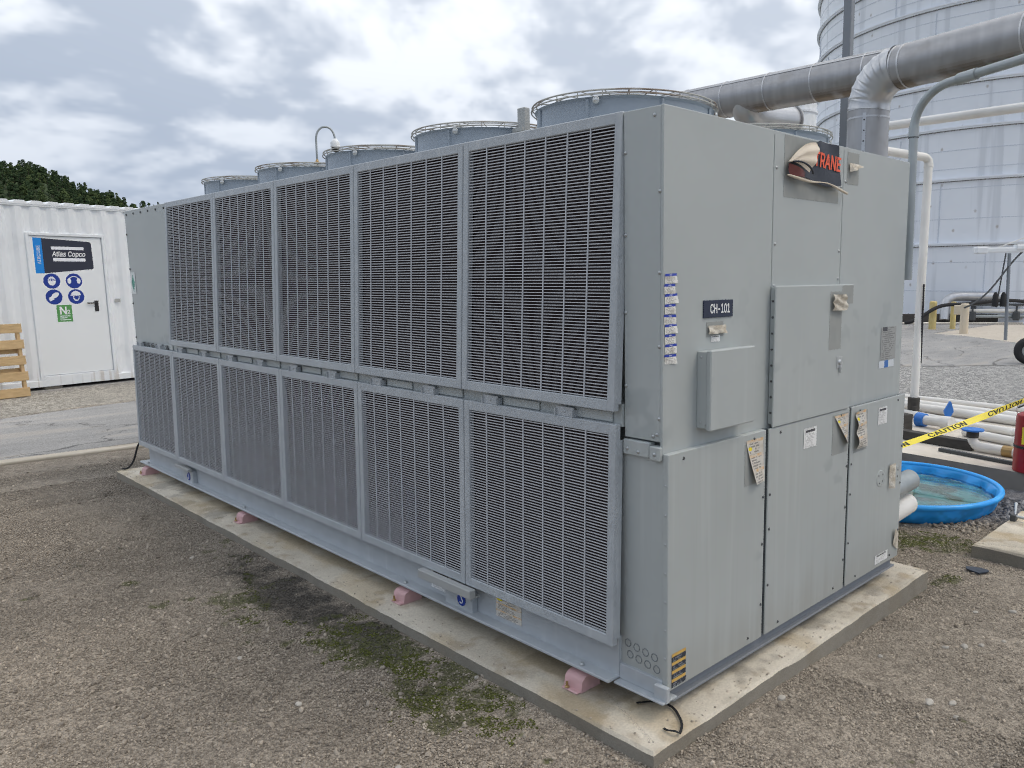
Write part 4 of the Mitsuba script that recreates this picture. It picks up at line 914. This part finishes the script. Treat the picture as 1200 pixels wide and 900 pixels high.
# ------------------------------------------------------------------ far yard on the right
cw = np.array([.965, .262, 0]); cn = np.array([-.262, .965, 0])
cw = np.array([.796, .605, 0]); cn = np.array([-.605, .796, 0])
bw = local(bx(-14, 30, 0, .25, 0, .38, .02), (-10.776, 31.3, 0), cw, cn, Z)
obj('containment_wall', bw, 'dark_timber', label='low dark containment wall running in front of the tank', cat='wall')
obj('pale_walkway', local(bx(-14, 30, -1.0, -.02, -.1, .05), (-10.776, 31.3, 0), cw, cn, Z), 'slab_concrete', kind='structure', label='pale strip of concrete along the containment wall')
def bollard(x, y, r, h, mt, dsc, z0=0):
    k = thing('bollard', dsc, 'bollard')
    obj('post', lathe([(r, z0), (r, h - .03), (r * .8, h), (0, h + .01)], 20, (x, y, 0)), mt, k, smooth=40); return k
k = bollard(-9.53, 27.2, .13, 1.03, 'bollard_yellow', 'yellow bollard left of the two behind the slab')
k = bollard(-7.85, 25.65, .14, 1.02, 'bollard_cream', 'cream bollard nearer the tyre, right of the yellow one')
obj('hose_saddle', bx(-8.35, -8.05, 26.0, 26.2, .62, .95, .02), 'bollard_cream', k)
bollard(-9.05, 27.9, .10, 1.0, 'bollard_yellow', 'thin yellow post right behind the yellow bollard')
obj('black_hose', tube(smoothpath([(-10.2, 26.3, .25), (-9.64, 26.69, .55), (-9.29, 27.09, .84), (-8.62, 27.74, .93), (-7.6, 28.6, 1.05), (-6.8, 29.4, .98), (-5.5, 30.4, .9)], 40), .065, 12), 'rubber_black', label='black hose sagging past the two bollards', cat='hose', smooth=True)
k = thing('pipe_rack', 'long silver pipe rack lying in front of the tank', 'pipe rack')
p0, p1 = np.array([-10.65, 31.5, 1.10]), np.array([-2.0, 38.1, 1.06])
P = path([(-10.62, 31.25, .15)], arc((-10.66, 31.38, .75), (-10.66, 31.4, 1.10), p0 + (p1 - p0) * .04), [p1])
obj('top_pipe', tube(P, .19, 24), 'cladding_bright', k, smooth=50)
for q, (z, r_, mt) in enumerate(((.52, .085, 'pvc'), (.30, .07, 'galv_pipe'), (.78, .05, 'dark_metal'))):
    obj('lower_pipe', tube([(-10.0, 31.4, z), (-2.0, 37.6, z)], r_, 14), mt, k, smooth=40)
for f in (.1, .35, .6, .85):
    c = p0 + (p1 - p0) * f; obj('support', bx(c[0] - .08, c[0] + .08, c[1] - .08, c[1] + .08, 0, .92), 'dark_metal', k)
for f in (.05, .22, .3, .42):
    c = np.array([-10.0, 31.2, .25]) + np.array([8, 6.2, 0]) * f
    obj('valve', cat_([bx(c[0] - .12, c[0] + .12, c[1] - .1, c[1] + .1, .15, .5, .03), tube([c + [0, 0, .2], c + [0, 0, .5]], .04, 8), torus(.13, .025, c + [0, 0, .5], 16, 6)]), 'dark_metal', k)
# white T-shaped stand with guy cables
k = thing('light_stand', 'white T-shaped stand with crossbar and dark guy cables in front of the tank', 'stand')
obj('crossbar', cat_([local(bx(-.35, 1.9, -.08, .08, -.07, .07, .02), (-6.389, 23.26, 2.72), np.array([.725, .688, .0]), np.array([-.688, .725, 0]), Z)]), 'container_white', k)
for x0_, x1_, z0_, z1_ in ((-.45, -.1, -.11, .10), (.75, 1.3, .0, .16)):
    obj('lamp_head', local(bx(x0_, x1_, -.13, .13, z0_, z1_, .03), (-6.389, 23.26, 2.72), np.array([.725, .688, .0]), np.array([-.688, .725, 0]), Z), 'container_white', k)
obj('strut', tube([(-6.03, 23.6, 2.62), (-6.15, 23.4, 1.0)], .022, 8), 'dark_metal', k); obj('strut', tube([(-5.95, 23.66, 2.62), (-5.88, 23.6, .0)], .05, 10), 'steel_grey', k)
obj('guy_cable', tube(smoothpath([(-5.3, 24.3, 3.0), (-5.647, 23.978, 2.70), (-6.351, 23.02, 1.40), (-6.784, 22.536, 1.0)], 24), .028, 8), 'dark_metal', k, smooth=True)
obj('guy_cable', tube(smoothpath([(-6.20, 23.45, 2.80), (-5.6, 24.0, 3.1), (-5.0, 24.6, 3.4)], 12), .018, 8), 'pvc', k, smooth=True)
for dx in (0, .18): obj('clamp_boot', lathe([(.0, 1.02), (.085, 1.02), (.10, 1.15), (.07, 1.38), (.03, 1.46), (0, 1.46)], 14, (-6.18 + dx, 23.38 + dx * .9, 0)), 'rubber_black', k, smooth=40)
# trailer wheel at the right edge
k = thing('jockey_wheel', 'black tyre with a white jack handle at the right edge of the yard', 'wheel')
wc = np.array([-3.33, 16.80, .305]); ax = np.array([.45, -.893, 0]); up_ = Z; sd = np.cross(up_, ax)
a = np.linspace(0, 2 * np.pi, 14, endpoint=False)
tm = lathe(np.stack([.215 + .085 * np.cos(a), .095 * np.sin(a)], 1), 44, closed=True); obj('tyre', local(tm, wc, sd, up_, ax), 'rubber_black', k, smooth=True)
obj('rim', local(lathe([(0, .04), (.06, .045), (.13, .02), (.15, .05), (.15, -.05), (0, -.05)], 32), wc, sd, up_, ax), 'grey_cover', k, smooth=30)
obj('jack_handle', tube([wc + [-.02, .1, .25], wc + [-.10, .12, .55], wc + [-.16, .1, .62]], .035, 10), 'container_white', k, smooth=40)
obj('drawbar', local(bx(-.06, 1.8, -.04, .04, -.04, .04), wc + np.array([0, .15, .05]), np.array([.9, .43, 0]), np.array([-.43, .9, 0]), Z), 'dark_metal', k)

# ------------------------------------------------------------------ camera pole behind the chiller
k = thing('camera_pole', 'slim gooseneck pole carrying a white dome camera above the chiller roof', 'camera pole')
b = np.array([-12.25, 4.875, 0]); e2 = np.array([.46, .89, 0])
pth = path([b], [b + Z * 4.45], arc(b + Z * 4.50, b + Z * 4.74, b + Z * 4.74 + e2 * .16, 8), arc(b + Z * 4.74 + e2 * .19, b + Z * 4.74 + e2 * .33, b + Z * 4.52 + e2 * .33, 8))
obj('pole', tube(pth, .018, 12), 'galv_pipe', k, smooth=50)
cc = b + Z * 4.52 + e2 * .33
obj('housing', lathe([(0, .02), (.03, .02), (.06, -.02), (.085, -.05), (.085, -.13), (.07, -.14)], 24, cc), 'container_white', k, smooth=40)
obj('dome', lathe([(.07, -.135), (.065, -.18), (.04, -.215), (0, -.225)], 24, cc), 'black_plastic', k, smooth=True)
obj('pole_collar', lathe([(.07, 4.08), (.07, 4.10), (.03, 4.12), (.018, 4.16)], 16, b), 'brass', k, smooth=40)

# ------------------------------------------------------------------ white container with the signed door
ct = thing('shipping_container', 'white corrugated container with a signed steel door', 'container')
CA = np.array([-15.342, .51, 0]); ce = np.array([-.18671894, .98241337, 0]); cn_ = np.array([.98241337, .18671894, 0])
loc = lambda m: local(m, CA, ce, cn_, Z) if False else trimesh.Trimesh(np.asarray(m.vertices) @ np.stack([ce, cn_, Z], 1).T + CA, m.faces[:, ::-1], process=False)
def corr(e0, e1, z0, z1, pitch=.285, d=.036, th=.004):
    xs, ys = [], []; x = e0
    n0 = math.floor(e0 / pitch)
    pts = []
    for q in range(n0 - 1, math.ceil(e1 / pitch) + 1):
        s0 = q * pitch
        for f, y in ((0, 0), (.27, 0), (.5, -d), (.77, -d)): pts.append((s0 + f * pitch, y))
    pts = np.array(pts); xs = np.r_[e0, pts[(pts[:, 0] > e0) & (pts[:, 0] < e1), 0], e1]; ys = np.interp(xs, pts[:, 0], pts[:, 1])
    n = len(xs); V = np.vstack([np.c_[xs, ys, np.full(n, z0)], np.c_[xs, ys, np.full(n, z1)]]); i = np.arange(n - 1)
    return trimesh.Trimesh(V, np.vstack([np.stack([i, i + 1, i + n + 1], 1), np.stack([i, i + n + 1, i + n], 1)]), process=False)
E0, E1, ZT = -4.2, 3.3, 3.30
obj('corrugated_wall', loc(cat_([corr(E0, .40, .17, ZT), corr(.40, 1.72, 2.84, ZT), corr(1.72, E1, .17, ZT)])), 'container_white', ct, smooth=20)
obj('back_body', loc(bx(E0, E1, -2.5, -.06, .12, ZT - .02)), 'container_white', ct)
obj('bottom_rail', loc(bx(E0, E1, -.08, .012, .055, .175, .006)), 'container_white', ct)
obj('top_rail', loc(cat_([bx(E0, E1, -.07, .012, ZT, ZT + .06, .006)])), 'container_white', ct)
def roof():
    xs, zs = [], []
    p = .265
    for q in range(int(E0 / p) - 1, int(E1 / p) + 2):
        for f, z in ((0, 0), (.14, .04), (.66, .04), (.8, 0)): xs.append((q + f) * p); zs.append(z)
    xs, zs = np.array(xs), np.array(zs); n = len(xs)
    V = np.vstack([np.c_[xs, np.full(n, .02), ZT + .058 + zs], np.c_[xs, np.full(n, -2.5), ZT + .058 + zs], np.c_[xs, np.full(n, .02), np.full(n, ZT + .03)]]); i = np.arange(n - 1)
    F_ = np.vstack([np.stack([i, i + 1, i + n + 1], 1), np.stack([i, i + n + 1, i + n], 1), np.stack([i, i + 1, i + 2 * n + 1], 1), np.stack([i, i + 2 * n + 1, i + 2 * n], 1)])
    return trimesh.Trimesh(V, F_, process=False)
obj('roof', loc(roof()), 'container_white', ct)
obj('door_frame', loc(cat_([bx(.40, .45, -.07, .014, .17, 2.84, .004), bx(1.67, 1.72, -.07, .014, .17, 2.84, .004), bx(.45, 1.67, -.07, .014, 2.79, 2.84, .004), bx(.45, 1.67, -.07, .012, .17, .245, .004)])), 'container_white', ct)
dk = obj('door', loc(bx(.458, 1.662, -.055, -.018, .255, 2.782, .004)), 'door_white', ct)
yo = -.018
fx = lambda e_, z_: CA + ce * e_ + cn_ * (yo + .001) + Z * z_
obj('handle', loc(cat_([bx(1.44, 1.51, yo, yo + .012, 1.40, 1.60, .004), bx(1.30, 1.49, yo + .03, yo + .05, 1.545, 1.57, .006), bx(1.465, 1.49, yo + .01, yo + .045, 1.545, 1.57)])), 'black_plastic', dk)
def flat2d(poly, mt, lift, name, th=.001, parent=dk, label=None):
    m = extr(poly, th); v = np.asarray(m.vertices)
    V = CA + v[:, :1] * ce + v[:, 1:2] * Z + (yo + lift + v[:, 2:3]) * cn_
    mm = trimesh.Trimesh(V, m.faces, process=False); mm.fix_normals()
    return obj(name, mm, mt, parent, label=label)
blue = Polygon([(.516, 2.755), (.655, 2.745), (.655, 2.115), (.516, 2.115)])
body = Polygon([(.655, 2.745), (1.45, 2.70), (1.475, 2.685), (1.482, 2.66), (1.492, 2.225), (1.488, 2.205), (1.46, 2.193), (.655, 2.115)])
flat2d(blue, 'sign_blue', .001, 'sign_stripe', label='bright blue stripe of the door sign')
flat2d(body, 'sign_grey', .001, 'sign_plate', label='dark door sign with white lettering between two white bars')
flat2d(sbox(.80, 2.545, 1.345, 2.60), 'picto_white', .0025, 'sign_bar'); flat2d(sbox(.815, 2.335, 1.36, 2.395), 'picto_white', .0025, 'sign_bar')
lw = text_w('Atlas Copco', .088, True); scl = .56 / lw
m = meshkit.text_mesh('Atlas Copco', .088, .0015, True); v = np.asarray(m.vertices).copy(); v[:, 0] = v[:, 0] * scl + v[:, 1] * .16
obj('sign_lettering', trimesh.Trimesh(fx(.80, 2.425) + v[:, :1] * ce + v[:, 1:2] * Z + (v[:, 2:3] + .0015) * cn_, m.faces[:, ::-1], process=False), 'ink_white', dk)
m = meshkit.text_mesh('AIRCUBE', .055, .0015, False); v = np.asarray(m.vertices).copy()
obj('sign_lettering', trimesh.Trimesh(fx(.615, 2.28) - v[:, 1:2] * ce + v[:, :1] * Z + (v[:, 2:3] + .0015) * cn_, m.faces[:, ::-1], process=False), 'ink_white', dk)
def disc(e_, z_, kind_):
    c = Point(e_, z_)
    flat2d(c.buffer(.148), 'picto_white', .0006, 'picto_rim', .0006); flat2d(c.buffer(.138), 'picto_blue', .0015, 'safety_sign', label='round blue safety sign showing ' + kind_)
    A = lambda s: affinity.translate(s, e_, z_); head = affinity.scale(Point(0, -.005).buffer(.07), .9, 1.15)
    blob = affinity.scale(Point(0, 0).buffer(.065), 1, 1.25)
    if kind_ == 'goggles': s = unary_union([blob.difference(sbox(-.09, .0, .09, .045)), Point(-.035, .022).buffer(.027), Point(.035, .022).buffer(.027)]).difference(unary_union([Point(-.035, .022).buffer(.014), Point(.035, .022).buffer(.014)]))
    elif kind_ == 'ear muffs': s = unary_union([affinity.scale(Point(-.08, 0).buffer(.04), .8, 1.3), affinity.scale(Point(.08, 0).buffer(.04), .8, 1.3), Point(0, .0).buffer(.09).difference(Point(0, 0).buffer(.076)).intersection(sbox(-.1, .0, .1, .1))])
    elif kind_ == 'gloves': s = unary_union([Polygon([(-.07, -.08), (0, -.04), (-.03, .02), (-.09, -.02)]), affinity.rotate(affinity.scale(Point(.02, .03).buffer(.055), 1.3, .75), 35), Polygon([(-.02, .05), (.06, .085), (.07, .075), (-.01, .03)])])
    else: s = unary_union([Point(0, .02).buffer(.085).intersection(sbox(-.1, .025, .1, .12)), sbox(-.095, .018, .07, .032), affinity.scale(Point(0, -.01).buffer(.06), .9, 1.2).intersection(sbox(-.1, -.1, .1, .01)).difference(affinity.scale(Point(.005, -.005).buffer(.045), .9, 1.2))])
    flat2d(A(s), 'picto_white', .0027, 'pictogram', .0006)
disc(.755, 1.975, 'goggles'); disc(1.125, 1.975, 'ear muffs'); disc(.765, 1.685, 'gloves'); disc(1.135, 1.685, 'a hard hat')
flat2d(sbox(.785, 1.225, 1.04, 1.535), 'sign_green', .001, 'gas_sign', label='square green sign reading N2')
for t_, h_, e_, z_ in (('N', .135, .82, 1.365), ('2', .075, .945, 1.365)):
    m = meshkit.text_mesh(t_, h_, .001, True); v = np.asarray(m.vertices)
    obj('sign_lettering', trimesh.Trimesh(fx(e_, z_) + v[:, :1] * ce + v[:, 1:2] * Z + (v[:, 2:3] + .0015) * cn_, m.faces[:, ::-1], process=False), 'ink_white', dk)
flat2d(unary_union([sbox(.83, 1.325, 1.0, 1.338), sbox(.83, 1.292, .95, 1.305), sbox(.83, 1.255, 1.01, 1.268)]), 'picto_white', .0025, 'small_print', .0006)
obj('data_tag', loc(bx(1.80, 1.90, .0135, .017, 1.56, 1.63)), 'grey_cover', ct)
obj('support_block', loc(bx(.45, .75, -.3, -.02, .0, .054, .01)), 'concrete', ct)

# pallet on edge against the container
pl_ = thing('wooden_pallet', 'new wooden pallet standing on edge at the left of the door', 'pallet')
PO = CA + ce * (-1.37) + cn_ * .62; lean = np.array([-.985, -.187, 0]) * .06
pe, pz = ce, (Z + lean) / np.linalg.norm(Z + lean); pn = np.cross(pz, pe); pn = pn if pn @ cn_ > 0 else -pn
def PB(a0, a1, b0, b1, c0, c1): 
    m = bx(a0, a1, b0, b1, c0, c1, .004); V = PO + np.asarray(m.vertices)[:, :1] * pe + np.asarray(m.vertices)[:, 1:2] * pz + np.asarray(m.vertices)[:, 2:3] * pn
    r = trimesh.Trimesh(V, m.faces, process=False); r.fix_normals(); return r
hb = .155
for q in range(5):
    z0 = .005 + q * (1.25 - hb) / 4
    obj('deck_board', PB(0, 1.30 + .006 * (q % 2), z0, z0 + hb, .10, .12), 'pallet_wood', pl_)
for q in range(3):
    x0 = (.0, .60, 1.22)[q]; obj('stringer', PB(x0, x0 + .05, .01, 1.24, .025, .098), 'pallet_wood', pl_)
for q in range(4):
    z0 = .01 + q * (1.23 - .12) / 3; obj('back_board', PB(0, 1.28, z0, z0 + .12, .0, .023), 'pallet_wood', pl_)

# ------------------------------------------------------------------ wooded hill
def hill():
    az = np.radians(np.linspace(150, 215, 90)); rr = np.linspace(330, 900, 14); V = []
    def el(a):
        d = np.degrees(a); return np.interp(d, [150, 158, 161, 163, 164, 165.2, 166.8, 168.4, 170, 173, 180, 195, 215], [.0, .030, .062, .072, .0755, .080, .0925, .1055, .1055, .107, .112, .09, .05])
    for r in rr:
        f = np.clip((r - 330) / 170, 0, 1); f = f * f * (3 - 2 * f)
        g_ = meshkit.fbm(np.stack([np.cos(az) * r / 60, np.sin(az) * r / 60, 0 * az], -1), 3, seed=4)
        h = el(az) * 500 * f * (1 - .25 * np.clip((r - 520) / 380, 0, 1)) + 4 * (g_ - .5) * f + 1.0 * f
        V.append(np.stack([CAM[0] + np.cos(az) * r, CAM[1] + np.sin(az) * r, h - 1.5 * (1 - f)], -1))
    V = np.array(V); n, m_ = V.shape[:2]; i = np.arange(n * m_).reshape(n, m_)
    q = np.stack([i[:-1, :-1], i[:-1, 1:], i[1:, 1:], i[1:, :-1]], -1).reshape(-1, 4)
    return V, trimesh.Trimesh(V.reshape(-1, 3), np.vstack([q[:, [0, 2, 1]], q[:, [0, 3, 2]]]), process=False)
HV, hm_ = hill()
obj('hill', hm_, 'hill_soil', kind='structure', label='low wooded hill beyond the white container', smooth=True)
def crown(seed, h, w, n, conif=False):
    g = np.random.default_rng(seed); cl = []
    for q in range(13 if not conif else 20):
        f = g.uniform(.22, 1); rad = w * (math.sin(math.pi * min(1, .12 + .86 * f) ** .9) if not conif else (1.08 - f) * 1.0) * g.uniform(.35, .95)
        a = g.uniform(0, 6.28); cl.append((rad * math.cos(a) * .8, rad * math.sin(a) * .8, h * f, g.uniform(.5, 1.0) * w * (.46 if not conif else .34), g.random()))
    V, Fs, uv = [], [], []
    for _ in range(n):
        c = cl[g.integers(len(cl))]; d = g.normal(size=3); d /= np.linalg.norm(d); d *= c[3] * g.uniform(.55, 1) ** .5; d[2] *= .75
        p = np.array(c[:3]) + d; u = g.normal(size=3); u /= np.linalg.norm(u); w_ = np.cross(u, d / np.linalg.norm(d) + .4 * g.normal(size=3)); w_ /= np.linalg.norm(w_)
        s = g.uniform(.12, .34) * (w / 2.6); b = len(V); V += [p - u * s, p + w_ * s * .9, p + u * s, p - w_ * s * .9]; Fs += [[b, b + 1, b + 2], [b, b + 2, b + 3]]
        t_ = np.clip(.55 * c[4] + .45 * g.random(), 0, 1); uv += [(t_, 0)] * 4
    return trimesh.Trimesh(np.array(V), np.array(Fs), process=False), np.array(uv)
def trunk(h, r): return tube([(0, 0, -.5), (.05, 0, h * .4), (0, .05, h * .9)], [r, r * .7, r * .2], 7)
KINDS = []
for q in range(9):
    cf = q % 4 == 1; h = (9.5, 12.0, 11.0, 8.0)[q % 4] + .4 * q; w = (2.9, 1.9, 2.4, 3.2)[q % 4]
    m, uv = crown(q + 1, h, w, 1500 if not cf else 1300, cf); uv[:, 0] = np.clip(uv[:, 0] * (.55 + .1 * (q * 5 % 9)) , 0, 1)
    nm = 'tree_kind_' + 'abcdefghi'[q]; KINDS.append(nm)
    scene[nm] = {'type': 'shapegroup', 'foliage': ply(m, 'leaf_dark' if q % 3 else 'leaf', uv=uv), 'trunk': ply(trunk(h, .18), 'bark')}
tag('forest', 'dark green trees covering the hill beyond the white container', kind='stuff')
g = np.random.default_rng(44); nt = 0
for _ in range(14000):
    a = g.uniform(0, HV.shape[1] - 1.001); r = g.uniform(.8, 7.6)
    i, j = int(r), int(a); fr, fa = r - i, a - j
    p = (HV[i, j] * (1 - fa) + HV[i, j + 1] * fa) * (1 - fr) + (HV[i + 1, j] * (1 - fa) + HV[i + 1, j + 1] * fa) * fr
    azd = math.degrees(math.atan2(p[1] - CAM[1], p[0] - CAM[0])) % 360
    if azd > 178 or azd < 158: continue
    if azd < 164.2 and g.random() < .55: continue
    nt += 1
    if nt > 2600: break
    s = g.uniform(.34, .80); kind_ = KINDS[int(g.integers(9))]
    scene[f'forest__{nt:04d}' if nt > 999 else f'forest__{nt:03d}'] = {'type': 'instance', 'sg': {'type': 'ref', 'id': kind_}, 'to_world': T().translate([float(p[0]), float(p[1]), float(p[2]) - .5]).rotate([0, 0, 1], float(g.uniform(0, 360))).scale([s * 1.05, s * 1.05, s])}
